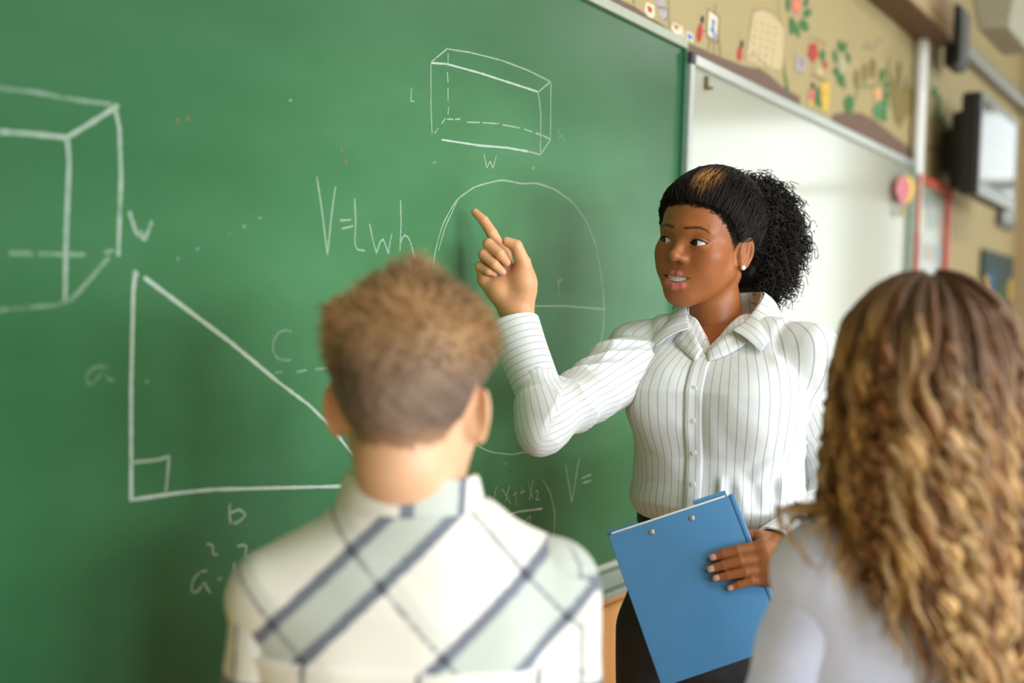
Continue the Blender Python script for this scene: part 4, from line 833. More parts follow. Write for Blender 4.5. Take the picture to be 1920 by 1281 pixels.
for z in (bz-.014, bz+.014):
    cx, cy, a, b = [float(t) for t in tl.at(bz)]
    for k in range(nn): t = 2*math.pi*k/nn; ct, s_ = math.cos(t), math.sin(t); r = (abs(ct)**2.3+abs(s_)**2.3)**(-1/2.3); bv.append((cx+(a+.003)*ct*r, cy+(b+.003)*s_*r, z))
bo = mk('belt', TF.out(bv), [(k, (k+1) % nn, nn+(k+1) % nn, nn+k) for k in range(nn)], mat_plain('belt_leather', lin(26, 24, 24), .4), teacher, True); so = bo.modifiers.new('s', 'SOLIDIFY'); so.thickness = .003
M_shoe = mat_plain('black_leather', lin(24, 23, 24), .3, .1)
def shoes(person, ank, fwdv, L, mat):
    for A_ in ank:
        side = np.cross(fwdv, UP); fr = Frame((A_[0], A_[1], 0), side, fwdv, UP)
        def fn(p):
            q = fr.to(p); d = elli(q, (0, L*.30, .032), (L*.17, L*.52, .045)); d = smin(d, cone(q, (0, 0, .05), (0, -.01, .10), L*.14, L*.13), .03); d = smax(d, .012-q[:, 2], .004)
            so_ = np.maximum(elli(q*np.array([1, 1, 0]), (0, L*.30, 0), (L*.18, L*.54, .05)), np.abs(q[:, 2]-.0065)-.0065); return np.minimum(d, so_)
        c = fr.out([(0, L*.3, .05)])[0]; v, f = sdf_mesh(fn, c-np.array([L*.75, L*.75, .056]), c+np.array([L*.75, L*.75, .08]), .005); v[:, 2] = np.maximum(v[:, 2], 0); mk('shoe', v, f, mat, person, True)
shoes(teacher, Ank, Tn, .24, M_shoe)
# ------------------------------------------------------------------ the blue clip folder
M_fold = mat_plain('blue_plastic', lin(68, 124, 166), .32, .03, 20, spec=.5); M_paper = mat_plain('white_paper', lin(236, 234, 228), .8, .01); M_rivet = mat_plain('rivet_metal', lin(190, 176, 158), .25, .02, metal=.9)
fol = empty('clip_folder', tuple(K0+kx*kwid/2+ky*khei), 'blue plastic clip folder held in front of the woman in pinstripes', 'folder')
def slab(name, u0, u1, v0, v1, n0, n1, mat, bev=.002, parent=fol):
    pt = lambda u, v_, n_: K0+kx*u+ky*v_+kn*n_
    return MB().hexa([pt(u0, v0, n0), pt(u1, v0, n0), pt(u1, v1, n0), pt(u0, v1, n0), pt(u0, v0, n1), pt(u1, v0, n1), pt(u1, v1, n1), pt(u0, v1, n1)]).build(name, mat, parent, bev)
slab('front_cover', 0, kwid-.010, .001, khei, -.0015, 0, M_fold, .0006); slab('spine', kwid-.0095, kwid, -.001, khei, -.0100, -.0003, M_fold, .003)
slab('back_cover', .001, kwid-.010, .004, khei, -.0095, -.0080, M_fold, .0006); slab('back_cover_tab', .001, .050, -.007, .0039, -.0095, -.0080, M_fold, .0006); slab('back_cover_tab', kwid-.062, kwid-.010, -.010, .0039, -.0095, -.0080, M_fold, .0006)
slab('paper', .006, kwid-.014, -.002, khei-.004, -.0070, -.0025, M_paper, .0003)
for rx, ry in ((1222, 998), (1297, 972)):
    c = onf(rx, ry, 0); MB().cyl(c+kn*.0002, c+kn*.0016, .0040, 20).cyl(c+kn*.0016, c+kn*.0026, .0020, 14).build('rivet', M_rivet, fol, .0005)
# ------------------------------------------------------------------ the teacher's hair
def mat_hair(name, rough=.42, spec=.5):
    m_, nt, b = mat_new(name); a = N(nt, 'ShaderNodeAttribute', attribute_name='col'); nt.links.new(a.outputs['Color'], b.inputs['Base Color']); b.inputs['Roughness'].default_value = rough; b.inputs['Specular IOR Level'].default_value = spec; return m_
M_hair = mat_hair('hair', .5, .28)
DK = np.array(lin(24, 16, 13)); PUFF_C = np.array([.010, -.138, .020]); PUFF_R = np.array([.086, .070, .112])
TIE = np.array([0, -.098, .050])
def cap(p, g=None):
    q = mirror(p); g = (.0012+.0085*sstep(-.004, .035, p[:, 2]-np.interp(q[:, 1], HL_Y, HL_Z)))[:, None] if g is None else g; d = smin(elli(q, (0, -.016, .044), np.array([.0725, .0915, .0800])+g*np.array([1, 1, 1.5])), elli(q, (0, .028, .047), np.array([.058, .053, .052])+g*.7), .03)
    return d
def hair_cap(p):
    d = cap(p)-.0012*np.sin(240*np.arctan2(p[:, 0], p[:, 2]-.02)*.12+2*wob(p, 40, 2))*.7; hl = hairline(mirror(p), HF); d = smax(d, (hl+.001-p[:, 2])*.8, .010)
    pf = elli(p, PUFF_C, PUFF_R*.88)-.004*wob(p, 110, 8)-.003*wob(p, 230, 9); return smin(d, pf, .02)
v, f = sdf_mesh(hair_cap, (-.11, -.23, -.115), (.11, .11, .145), .0026); c = np.tile(DK, (len(v), 1))*(1+.3*wob(v, 160, 6))[:, None]
def gold(q): return sstep(.034, .012, np.linalg.norm((q-np.array([.020, .050, .116]))*np.array([1.15, .70, 1.0]), axis=1))
capd = (HT.out(v), f[:, ::-1], c*.8)
# slicked strands running back from the hairline
ns, mm = 3200, 14; rr_ = np.random.default_rng(5); pts = np.zeros((ns, mm, 3)); th_ = rr_.uniform(-1, 1, ns)
hy = np.interp(np.abs(th_), [0, .25, .45, .62, .75, .85, 1], [.090, .078, .062, .046, .034, .026, .020]); y0 = hy-rr_.random(ns)**2*.07*(rr_.random(ns) < .6)
x0 = np.sign(th_)*np.interp(np.abs(th_), [0, .25, .45, .62, .75, 1], [0, .040, .060, .072, .080, .088]); z0 = np.interp(hy, HL_Y, HL_Z)+.003+np.maximum(hy-y0, 0)*.55*(1-np.abs(th_))
S0 = np.stack([x0, y0, z0], 1); E0 = np.tile(TIE, (ns, 1))+rr_.normal(0, .016, (ns, 3))
for k in range(mm):
    t = k/(mm-1); pts[:, k] = S0*(1-t)+E0*t; pts[:, k, 2] += .075*math.sin(math.pi*t)*(1-.55*np.abs(th_))
flat = pts.reshape(-1, 3)
for _ in range(5):   # pull onto the cap
    e = .001; d0 = cap(flat); g = np.stack([cap(flat+np.eye(3)[i]*e)-d0 for i in range(3)], 1)/e; flat = flat-(d0-.0006)[:, None]*g/np.maximum((g*g).sum(1), .3)[:, None]
lift = np.repeat(rr_.random(ns)**3*.007, mm); g /= np.linalg.norm(g, axis=1, keepdims=True); wv = np.tile(np.sin(np.linspace(0, 9, mm)), ns)*np.repeat(rr_.uniform(0, .0022, ns), mm); flat = flat+g*lift[:, None]+g[:, [1, 2, 0]]*wv[:, None]+rr_.normal(0, .0007, flat.shape)
pts = flat.reshape(ns, mm, 3); rad = np.tile(np.linspace(.00065, .0006, mm), (ns, 1))
v2, f2 = tubes(HT.out(pts.reshape(-1, 3)).reshape(ns, mm, 3), rad*.965, 3)
loc = pts.reshape(-1, 3); gm = (gold(loc)*np.repeat(rr_.random(ns) < .75, mm))[:, None]; cs = np.tile(DK, (len(loc), 1))*np.repeat(rr_.uniform(.5, 2.5, ns), mm)[:, None]; cs = cs*(1-gm)+np.array(lin(196, 142, 80))*gm; c2 = np.repeat(cs, 3, axis=0)
# fuzz at the hairline and curls of the puff
def curls(nc_, seed, C_, R_, Lr, rad_, pitch, thick, flt=None):
    r = np.random.default_rng(seed); n = r.normal(size=(nc_, 3)); n /= np.linalg.norm(n, axis=1, keepdims=True)
    n = n[(n[:, 1] < .62)]; base = C_+n*R_*(.70+.28*r.random((len(n), 1))); k = len(n); m_ = 26; L = r.uniform(*Lr, k); t = np.linspace(0, 1, m_)
    dirn = n*np.array([1, 1, 1])+r.normal(0, .45, (k, 3))+np.array([0, -.15, -.35]); dirn /= np.linalg.norm(dirn, axis=1, keepdims=True)
    u = np.cross(dirn, r.normal(size=(k, 3))); u /= np.linalg.norm(u, axis=1, keepdims=True); w_ = np.cross(dirn, u); ph = r.uniform(0, 6.28, k); tw = L/pitch*r.uniform(.7, 1.3, k)
    ra = rad_*r.uniform(.5, 1.5, k); s = t[None, :]; A_ = ph[:, None]+2*np.pi*tw[:, None]*s; amp = ra[:, None]*np.clip(s*4, 0, 1)
    p = base[:, None]+dirn[:, None]*(L[:, None]*s)[..., None]+u[:, None]*(amp*np.cos(A_))[..., None]+w_[:, None]*(amp*np.sin(A_))[..., None]
    p[:, :, 2] -= (L[:, None]*s**2)*.35
    rd = np.tile(thick*(1-.6*t), (k, 1)); return p, rd, k, m_
pk_, rd, kk, m_ = curls(3600, 8, PUFF_C, PUFF_R, (.020, .044), .0048, .0140, .00125)
pk2, rd2, kk2, _ = curls(1500, 18, np.array([.004, -.082, .050]), np.array([.086, .072, .088]), (.012, .026), .0040, .0125, .0011); keep = (pk2[:, 0, 1] < -.045) & (pk2[:, 0, 2] > .0); pk_ = np.concatenate([pk_, pk2[keep]]); rd = np.concatenate([rd, rd2[keep]]); kk = len(pk_)
kp = (pk_[:, 0, 2] > -.045) | (pk_[:, 0, 1] < -.135); pk_, rd = pk_[kp], rd[kp]; kk = len(pk_)
v3, f3 = tubes(HT.out(pk_.reshape(-1, 3)).reshape(kk, m_, 3), rd, 3); c3 = np.tile(DK, (len(v3), 1))*np.repeat(rng.uniform(.5, 1.6, kk), m_*3)[:, None]
nf = 2000; th2 = np.random.default_rng(3); ang_ = th2.uniform(-1.1, 1.1, nf); bz_ = HF
bx_ = .066*np.sin(ang_); by_ = np.interp(np.abs(ang_), [0, .5, .8, 1.1], [.083, .068, .05, .03]); bz2 = np.interp(by_, HL_Y, HL_Z)+th2.normal(.003, .004, nf); base = np.stack([bx_, by_, bz2], 1)
for _ in range(5): d0 = cap(base, .001); g = np.stack([cap(base+np.eye(3)[i]*.001, .001)-d0 for i in range(3)], 1)/.001; base = base-d0[:, None]*g/np.maximum((g*g).sum(1), .3)[:, None]
t = np.linspace(0, 1, 7); L = th2.uniform(.004, .0125, nf); dr = np.array([0, -.35, .9])+g*.55+th2.normal(0, .55, (nf, 3)); pf = base[:, None]+dr[:, None]*(L[:, None]*t)[..., None]+np.array([0, -1, .2])*((L[:, None]*t**2)*.6)[..., None]
v4, f4 = tubes(HT.out(pf.reshape(-1, 3)).reshape(nf, 7, 3), np.tile(.0005*(1-.6*t), (nf, 1)), 3); c4 = np.tile(DK, (len(v4), 1))
def joinm(*parts):
    V_, F_, C_ = [], [], []; n = 0
    for v, f, c in parts: V_.append(v); F_.append(f+n); C_.append(c); n += len(v)
    return np.concatenate(V_), np.concatenate(F_), np.concatenate(C_)
V_, F_, C_ = joinm(capd, (v2, f2, c2), (v3, f3, c3), (v4, f4, c4)); tag(mk('hair', V_, F_, M_hair, teacher, True, {'col': np.clip(C_, 0, 1)}), 'curly black hair tied back with a golden streak', kind='stuff')
# ------------------------------------------------------------------ helpers for the two pupils
def person_frame(px, py, d, yawdeg):
    """frame at the floor under a pixel; yaw turns the person facing away from the camera towards image right"""
    o = P(px, py, d); rv = (o-CAM)*np.array([1, 1, 0]); rv /= np.linalg.norm(rv); ir = np.cross(UP, -rv); a = math.radians(yawdeg)
    Fw = rv*math.cos(a)+ir*math.sin(a); Lf = -ir*math.cos(a)+rv*math.sin(a); return o, Fw, Lf, rv, ir
def relaxed_hand(Wp, dn, fr, sd, k):
    """hanging hand: dn down, fr thumb side (front), sd outward (back of the hand)"""
    g = lambda a, b, c: Wp+k*(dn*a+fr*b+sd*c); ch = [[g(.025, .020, -.008), g(.052, .036, -.014), g(.078, .040, -.022), g(.098, .040, -.026)]]
    for i in range(4): b = .028-.018*i; L = [.080, .083, .080, .072][i]; p = [.040, .044, .041, .032][i]; ch.append([g(L, b, 0), g(L+p*.95, b*1.02, -.008), g(L+p*1.5, b*1.02, -.022), g(L+p*1.8, b, -.038)])
    return Hand(Wp, Wp-dn*.08*k, ch, FR, [], k=k)
def hidden_body(name, person, fr, joints, skin, head_parts, k, hip, feet, torso, wr):
    """continuous body under the clothes: torso loft, arms, legs; the head and hands are joined into the same mesh"""
    S, E, Wr_ = joints
    def fn(p):
        d = torso(fr.to(p))
        for i in range(2):
            d = smin(d, smin(cone(p, S[i], E[i], .034*k, .028*k), cone(p, E[i], Wr_[i], .027*k, .020*k), .01), .02)
            kn_ = hip[i]*.52+feet[i]*.48; d = smin(d, smin(cone(p, hip[i], kn_, .062*k, .046*k), cone(p, kn_, feet[i]+UP*.06, .044*k, .032*k), .02), .03)
        return d
    J = np.array([*S, *E, *Wr_, *hip, *feet]); v, f = sdf_mesh(fn, J.min(0)-.15, J.max(0)+.13, .011, False)
    parts = list(head_parts)+[(v, f, np.tile(skin, (len(v), 1)))]
    dn = -UP
    for i in range(2):
        sd = (S[i]-S[1-i]); sd /= np.linalg.norm(sd); h = relaxed_hand(Wr_[i], dn, fr.R[:, 1], sd, .88*k); J = np.array([j for c in h.f for j in c]+[h.w, h.arm]); v, f = sdf_mesh(h, J.min(0)-.04, J.max(0)+.04, .0026); parts.append((v, f, np.tile(skin, (len(v), 1))))
    V_, F_, C_ = joinm(*parts); return mk(name, V_, F_, M_skin, person, True, {'col': C_})
# ------------------------------------------------------------------ the boy in the plaid shirt
BD = 1.33
o, Fw, Lf, rv, ir = person_frame(768, 772, BD, 14); HB = Frame(o, Lf, Fw, UP, 1.0)
o2, Fw2, Lf2, rv2, ir2 = person_frame(770, 1100, BD+.015, 6); BF_ = Frame((o2[0], o2[1], 0), Lf2, Fw2, UP)
boy = empty('person', (float(o2[0]), float(o2[1]), 0), 'boy with short brown hair in a checked grey and white shirt, seen from behind', 'person')
SKB = np.array(lin(230, 180, 142))
HFB = dict(skin=SKB, blush=lin(230, 150, 120), lip=lin(200, 120, 110), brow_col=lin(110, 76, 50), hair_base=lin(112, 84, 62), scalp=.75, ear=1.0,
           hly=[-.12, -.09, -.06, -.04, -.025, -.012, .004, .014, .024, .040, .052, .066, .08, .1], hlz=[-.030, -.030, -.028, -.022, .000, .034, .036, .010, .016, .048, .064, .074, .080, .085])
bn = HB.to(P(772, 945, BD+.02)[None])[0]
def boy_head(p): return smin(smin(head_sdf(p, HFB), cone(p, (0, -.022, -.05), bn, .050, .054), .025), cone(p, bn+np.array([-.05, 0, -.03]), bn+np.array([.05, 0, -.03]), .04, .04), .03)
v, f = sdf_mesh(boy_head, (-.115, -.135, -.22), (.115, .115, .135), .0028); c = head_color(v, HFB); bhead = (HB.out(v), f[:, ::-1], c)
zb_ = lambda py: float(P(770, py, BD+.015)[2])
BS = [P(520, 1112, BD-.005), P(1040, 1102, BD+.03)]; BE = [BS[0]+np.array([0, 0, -.235])-ir2*.020+Fw2*.01, BS[1]+np.array([0, 0, -.235])+ir2*.020+Fw2*.01]; BW = [BE[0]+np.array([0, 0, -.20])+Fw2*.05, BE[1]+np.array([0, 0, -.20])+Fw2*.05]
b_torso = Loft([(.70, 0, 0, .125, .085), (.85, 0, 0, .120, .080), (1.0, 0, 0, .130, .085), (zb_(1150), 0, 0, .135, .080), (zb_(1040), 0, 0, .09, .06), (zb_(985), 0, 0, .05, .045)], 2.2)
bhip = [BF_.out([(.075, 0, .74)])[0], BF_.out([(-.075, 0, .74)])[0]]; bft = [BF_.out([(.09, 0, 0)])[0], BF_.out([(-.09, .02, 0)])[0]]
hidden_body('body', boy, BF_, (BS, BE, BW), SKB, [bhead], .95, bhip, bft, b_torso, None)
for sd in (1, -1): eyeball(HB, sd, (0, 1, 0), 'eye', boy, M_iris_g)
# shirt
b_shirt = Loft([(.66, 0, -.004, .158, .112), (.80, 0, -.004, .156, .112), (.98, 0, -.004, .158, .110), (zb_(1207), 0, -.004, .162, .108), (zb_(1120), 0, -.004, .150, .098), (zb_(1040), 0, -.008, .115, .078), (zb_(975), 0, -.01, .065, .06)], 2.5)
def boy_shirt(p):
    q = BF_.to(p); d = b_shirt(q, 0, .02); nk = P(770, 990, BD+.02)
    for i in range(2): d = smin(d, cone(p, BS[i], nk, .050, .052), .05)
    d = d-.0025*wob(p, 26, 51)-.0012*wob(p, 60, 52); d = d-.0035*sstep(-.003, .003, zb_(1209)-p[:, 2])    # yoke seam
    return smax(d, -cone(q, BF_.to(P(770, 985, BD+.02)[None])[0]+np.array([0, 0, .0]), BF_.to(P(770, 880, BD+.02)[None])[0], .052, .06), .005)
WHI, BAND, FILL, LINE = [np.array(lin(*c_)) for c_ in ((236, 231, 218), (112, 117, 128), (190, 195, 184), (66, 70, 82))]
def plaid(x, y, mode):
    s = lambda a, w_: sstep(w_+1.5, w_-1.5, np.abs(a))
    c = np.tile(WHI, (len(x), 1))
    def put(m_, col, k=1.0):
        nonlocal c; m_ = (m_*k)[:, None]; c = c*(1-m_)+col*m_
    if mode == 'yoke':
        qd = (x+y)/1.41421; pd = (x-y)/1.41421
        for a, b in ((800, 911), (1176, 1264), (1441, 1561), (1738, 1840)): put(s(qd-(a+b)/2, (b-a)/2), FILL)
        for l in (-642, -436, -230, -24, 182): put(s(pd-l-16, 16), FILL, .35)
        for a in (800, 911, 999, 1176, 1264, 1441, 1561, 1738): put(s(qd-a, 12), BAND)
        for l in (-642, -436, -230, -24, 182): put(s(pd-l, 3), LINE*1.4+.05, .9)
        for l in (-642, -436, -230, -24, 182):
            for a in (800, 911, 1176, 1264, 1441, 1561, 1738): put(s(pd-l, 7)*s(qd-a, 13), LINE)
    else:
        for k in range(-4, 6): put(s(x-590-222*k-30, 30), FILL, .25)
        for k in range(-3, 5): put(s(y-1330-330*k, 65), FILL); put(s(y-1275-330*k, 16), BAND); put(s(y-1392-330*k, 16), BAND)
        for k in range(-4, 6): put(s(x-590-222*k, 5), LINE*1.3+.04)
    return c
def boy_px(p): s = F/(BD+.015-.1); q = BF_.to(p); ang = .16*np.arctan2(-q[:, 0], np.maximum(-q[:, 1]+.06, .01)+.06); return 768+s*np.where(q[:, 1] < .03, np.where(np.abs(q[:, 0]) > .0, -q[:, 0], 0), -q[:, 0]), 1207+s*(zb_(1207)-p[:, 2])
M_plaid = mat_attr('plaid_flannel', 'col', .9, sheen=.2, bump=.1, bscale=500)
J = np.array([*BS, BF_.out([(0, 0, .66)])[0]]); v, f = sdf_mesh(boy_shirt, np.array([J[:, 0].min()-.14, J[:, 1].min()-.14, .65]), np.array([J[:, 0].max()+.14, J[:, 1].max()+.14, zb_(930)]), .0034)
x_, y_ = boy_px(v); cy_, cl_ = plaid(x_, y_, 'yoke'), plaid(x_, y_, 'lower'); m_ = (v[:, 2] > zb_(1207))[:, None]
bshirt = mk('shirt', v, f, M_plaid, boy, True, {'col': np.where(m_, cy_, cl_)})
for i in range(2):
    def fn(p, i=i):
        d = smin(cone(p, BS[i]*.97+BS[1-i]*.03, BE[i], .056, .050), cone(p, BE[i], BW[i], .049, .038), .02)-.0028*wob(p, 34, 61+i)-.0014*wob(p, 75, 63); return smax(d, BW[i][2]+.005-p[:, 2], .004)
    J = np.array([BS[i], BE[i], BW[i]]); v, f = sdf_mesh(fn, J.min(0)-.075, J.max(0)+.075, .0040); x_, y_ = boy_px(v); th_ = np.arctan2((v-BS[i])@ir2, -(v-BS[i])@rv2)
    mk('sleeve', v, f, M_plaid, bshirt, True, {'col': plaid(590+222*(th_*.06/.11)+100+60*i, y_-5, 'lower')})
    cf = lambda p, i=i: smax(np.abs(np.linalg.norm((p-BW[i])[:, :2], axis=1)-.036)-.003, np.abs(p[:, 2]-BW[i][2]-.02)-.025, .003)
    v, f = sdf_mesh(cf, BW[i]-.06, BW[i]+.06, .004); x_, y_ = boy_px(v); mk('cuff', v, f, M_plaid, bshirt, True, {'col': plaid(x_, y_, 'lower')})
zk = lambda py: float(P(770, py, BD-.06)[2]); cz0, cz1 = zk(976), zk(903); ccl = BF_.to(P(771, 940, BD+.02)[None])[0]
def collar_fn(p):
    q = BF_.to(p)-ccl; t = (p[:, 2]-cz0)/(cz1-cz0); tilt = p[:, 2]+.35*np.maximum(q[:, 1], 0); a = .080-.010*np.clip(t, 0, 1.2); r = np.sqrt((q[:, 0]/a)**2+(q[:, 1]/(a*.95))**2); d = (r-1)*a
    d = smax(d, -(d+.007), .003); d = smax(d, tilt-cz1, .006); d = smax(d, cz0-tilt, .005); return smax(d, (q[:, 1]-.055)-np.abs(q[:, 0])*.4, .004)
c_ = BF_.out([ccl])[0]; v, f = sdf_mesh(collar_fn, c_-np.array([.1, .1, .085]), c_+np.array([.1, .1, .07]), .003)
x_, y_ = boy_px(v); cc = np.tile(WHI, (len(v), 1)); s_ = lambda a, w_: sstep(w_+2, w_-2, np.abs(a))[:, None]
for x0, w_, col in ((828, 42, FILL), (770, 15, BAND), (872, 7, LINE*1.5+.05), (600, 12, BAND)): m_ = s_(x_-x0, w_); cc = cc*(1-m_)+col*m_
mk('collar', v, f, M_plaid, bshirt, True, {'col': cc})
# trousers and shoes
M_jean = mat_plain('blue_denim', lin(52, 66, 96), .85, .2, 120, .2, 600); M_trainer = mat_plain('white_trainer', lin(214, 212, 206), .5, .05)
def pupil_trousers(person, fr, hip, feet, mat, a=.142, b=.105):
    lo = Loft([(.66, 0, 0, a*.93, b*.95), (.76, 0, 0, a, b), (.88, 0, 0, a*.93, b*.92)], 2.3)
    def fn(p):
        d = lo(fr.to(p), 0, .02)
        for i in range(2): kn_ = hip[i]*.52+feet[i]*.48; d = smin(d, smin(cone(p, hip[i]-UP*.03, kn_, .078, .060), cone(p, kn_, feet[i]+UP*.04, .058, .052), .02), .02)
        return smax(d-.002*wob(p, 35, 71), .04-p[:, 2], .003)
    J = np.array([*hip, *feet]); v, f = sdf_mesh(fn, J.min(0)-np.array([.14, .14, 0]), J.max(0)+.16, .008); mk('trousers', v, f, mat, person, True)
pupil_trousers(boy, BF_, bhip, bft, M_jean); shoes(boy, [b-Fw2*.02 for b in bft], Fw2, .23, M_trainer)
# hair: short cropped back and sides, longer tousled top
def bcap(p, g=None):
    q = mirror(p); up_ = sstep(.015, .10, p[:, 2]); g = .0015+.012*up_
    return smin(elli(q, (0, -.016, .043), (.0725, .0915, .0800)), elli(q, (0, .030, .046), (.058, .053, .052)), .03)-g
def bhair(p):
    d = bcap(p)-.004*wob(p, 70, 81)*sstep(.03, .08, p[:, 2])-.0012*wob(p, 300, 82); pk = cone(p, (.0, -.01, .115), (.0, .005, .152), .030, .008); d = smin(d, pk, .03); d = smin(d, cone(p, (.060, .0, .085), (.088, .01, .098), .022, .012), .02)
    hl = hairline(mirror(p), HFB)+.006-.006*np.abs(np.sin(p[:, 0]*60)); return smax(d, (hl-p[:, 2])*.8, .012)
v, f = sdf_mesh(bhair, (-.11, -.13, -.06), (.11, .11, .175), .003)
def bcol(q, r): 
    t = sstep(.02, .09, q[:, 2])[:, None]; lo_ = np.array(lin(142, 120, 102)); hi_ = np.array(lin(166, 128, 86)); c = lo_*(1-t)+hi_*t; nz_ = (.5+.5*wob(q, 60, 84))[:, None]; return np.clip((c*(.62+.6*nz_))*r, 0, 1)
parts = [(HB.out(v), f[:, ::-1], bcol(v, 1.0)*.85)]
nr = normals(v, f); r_ = np.random.default_rng(21); ns = 7000; ix = r_.integers(0, len(v), ns); base = v[ix]; nn_ = nr[ix]; top = sstep(.03, .10, base[:, 2]); L = .004+.020*top*r_.uniform(.5, 1.2, ns); t = np.linspace(0, 1, 6)
swirl = np.stack([-base[:, 1]*6, base[:, 0]*6+.5, np.full(ns, .3)], 1)*top[:, None]+np.array([0, -.1, -.9])*(1-top)[:, None]; dr = nn_*(.45+.2*top[:, None])+swirl*.9+r_.normal(0, .3, (ns, 3)); dr /= np.linalg.norm(dr, axis=1, keepdims=True)
p_ = base[:, None]-nn_[:, None]*.002+dr[:, None]*(L[:, None]*t)[..., None]; p_[:, :, 2] -= (L[:, None]*t**2)*.25
v2, f2 = tubes(HB.out(p_.reshape(-1, 3)).reshape(ns, 6, 3), np.tile(.0009*(1-.75*t), (ns, 1)), 3); parts.append((v2, f2, np.repeat(bcol(base, r_.uniform(.7, 1.5, (ns, 1))), 18, axis=0)))
V_, F_, C_ = joinm(*parts); tag(mk('hair', V_, F_, M_hair, boy, True, {'col': C_}), kind='stuff')
# ------------------------------------------------------------------ the girl with long curly hair
GD = 1.37
o, Fw, Lf, rv, ir = person_frame(1730, 775, GD, -8); HG = Frame(o, Lf, Fw, UP, 1.0)
o2, Fw2, Lf2, rv2, ir2 = person_frame(1745, 1100, GD, -6); GF = Frame((o2[0], o2[1], 0), Lf2, Fw2, UP)
girl = empty('person', (float(o2[0]), float(o2[1]), 0), 'girl with long curly golden brown hair in a lilac sweatshirt, seen from behind', 'person')
HFG = dict(skin=SKB, blush=lin(230, 150, 120), lip=lin(204, 120, 112), brow_col=lin(90, 60, 40), hair_base=lin(70, 46, 32), scalp=1.0)
gn = HG.to(P(1742, 945, GD+.01)[None])[0]
def girl_head(p): return smin(smin(head_sdf(p, HFG), cone(p, (0, -.022, -.05), gn, .046, .048), .025), cone(p, gn+np.array([-.05, 0, -.03]), gn+np.array([.05, 0, -.03]), .035, .035), .03)
v, f = sdf_mesh(girl_head, (-.115, -.135, -.22), (.115, .115, .135), .0032); c = head_color(v, HFG); ghead = (HG.out(v), f[:, ::-1], c)
zg = lambda py: float(P(1745, py, GD)[2])
GS = [P(1556, 1066, GD-.01), P(1950, 1070, GD+.01)]; GE = [GS[0]+np.array([0, 0, -.22])-ir2*.052, GS[1]+np.array([0, 0, -.22])+ir2*.03]; GW = [GE[0]+np.array([0, 0, -.19])+Fw2*.05, GE[1]+np.array([0, 0, -.19])+Fw2*.05]
g_torso = Loft([(.70, 0, 0, .12, .08), (.85, 0, 0, .11, .075), (1.0, 0, 0, .12, .08), (zg(1130), 0, 0, .12, .075), (zg(1020), 0, 0, .08, .05), (zg(960), 0, 0, .05, .045)], 2.2)
ghip = [GF.out([(.072, 0, .74)])[0], GF.out([(-.072, 0, .74)])[0]]; gft = [GF.out([(.085, .01, 0)])[0], GF.out([(-.085, -.01, 0)])[0]]
hidden_body('body', girl, GF, (GS, GE, GW), SKB, [ghead], .92, ghip, gft, g_torso, None)
for sd in (1, -1): eyeball(HG, sd, (0, 1, 0), 'eye', girl, M_iris_b)
M_lilac = mat_plain('lilac_sweatshirt', lin(216, 224, 255), .95, .05, 40, .25, 400); M_rib = mat_plain('lilac_ribbing', lin(214, 215, 236), .95, .05, 60, .3, 300)
g_sw = Loft([(.72, 0, -.004, .150, .112), (.80, 0, -.004, .158, .118), (.98, 0, -.004, .152, .110), (zg(1160), 0, -.004, .148, .104), (zg(1060), 0, -.006, .125, .088), (zg(985), 0, -.008, .075, .065)], 2.4)
def girl_top(p):
    q = GF.to(p); d = g_sw(q, 0, .02); nk = P(1745, 985, GD+.01)
    for i in range(2): d = smin(d, cone(p, GS[i]+UP*.004, nk, .054, .050), .05)
    return smax(d-.004*wob(p, 22, 91)-.0015*wob(p, 55, 92), -cone(q, GF.to(P(1745, 975, GD+.01)[None])[0], GF.to(P(1745, 880, GD+.01)[None])[0], .050, .06), .005)
J = np.array([*GS, GF.out([(0, 0, .72)])[0]]); v, f = sdf_mesh(girl_top, np.array([J[:, 0].min()-.14, J[:, 1].min()-.14, .71]), np.array([J[:, 0].max()+.14, J[:, 1].max()+.14, zg(920)]), .0045)
gsw = mk('sweatshirt', v, f, M_lilac, girl, True)
for i in range(2):
    def fn(p, i=i):
        s1 = (GS[i][2]-p[:, 2]); d = smin(cone(p, GS[i]*.95+GS[1-i]*.05, GE[i], .058, .056), cone(p, GE[i], GW[i], .054, .044), .02)-.0035*wob(p, 30, 95+i)-.002*np.sin(s1*70+3*wob(p, 15, 97)); return smax(d, GW[i][2]+.03-p[:, 2], .004)
    J = np.array([GS[i], GE[i], GW[i]]); v, f = sdf_mesh(fn, J.min(0)-.08, J.max(0)+.08, .0050); mk('sleeve', v, f, M_lilac, gsw, True)
    cf = lambda p, i=i: smax(np.abs(np.linalg.norm((p-GW[i])[:, :2], axis=1)-.036)-.004, np.abs(p[:, 2]-GW[i][2]-.012)-.028, .003)
    v, f = sdf_mesh(cf, GW[i]-.06, GW[i]+.06, .005); mk('cuff', v, f, M_rib, gsw, True)
hb = lambda p: smax(np.abs(((np.abs(GF.to(p)[:, 0])/.150)**2.4+(np.abs(GF.to(p)[:, 1]+.004)/.112)**2.4)**(1/2.4)-1)*.11-.004, np.abs(p[:, 2]-.708)-.034, .004)
v, f = sdf_mesh(hb, GF.out([(0, 0, .7)])[0]-np.array([.2, .2, .06]), GF.out([(0, 0, .7)])[0]+np.array([.2, .2, .06]), .006); mk('waistband', v, f, M_rib, gsw, True)
M_gtr = mat_plain('grey_trousers', lin(70, 72, 80), .85, .15, 100); pupil_trousers(girl, GF, ghip, gft, M_gtr, .136, .10); shoes(girl, [b-Fw2*.02 for b in gft], Fw2, .22, M_trainer)
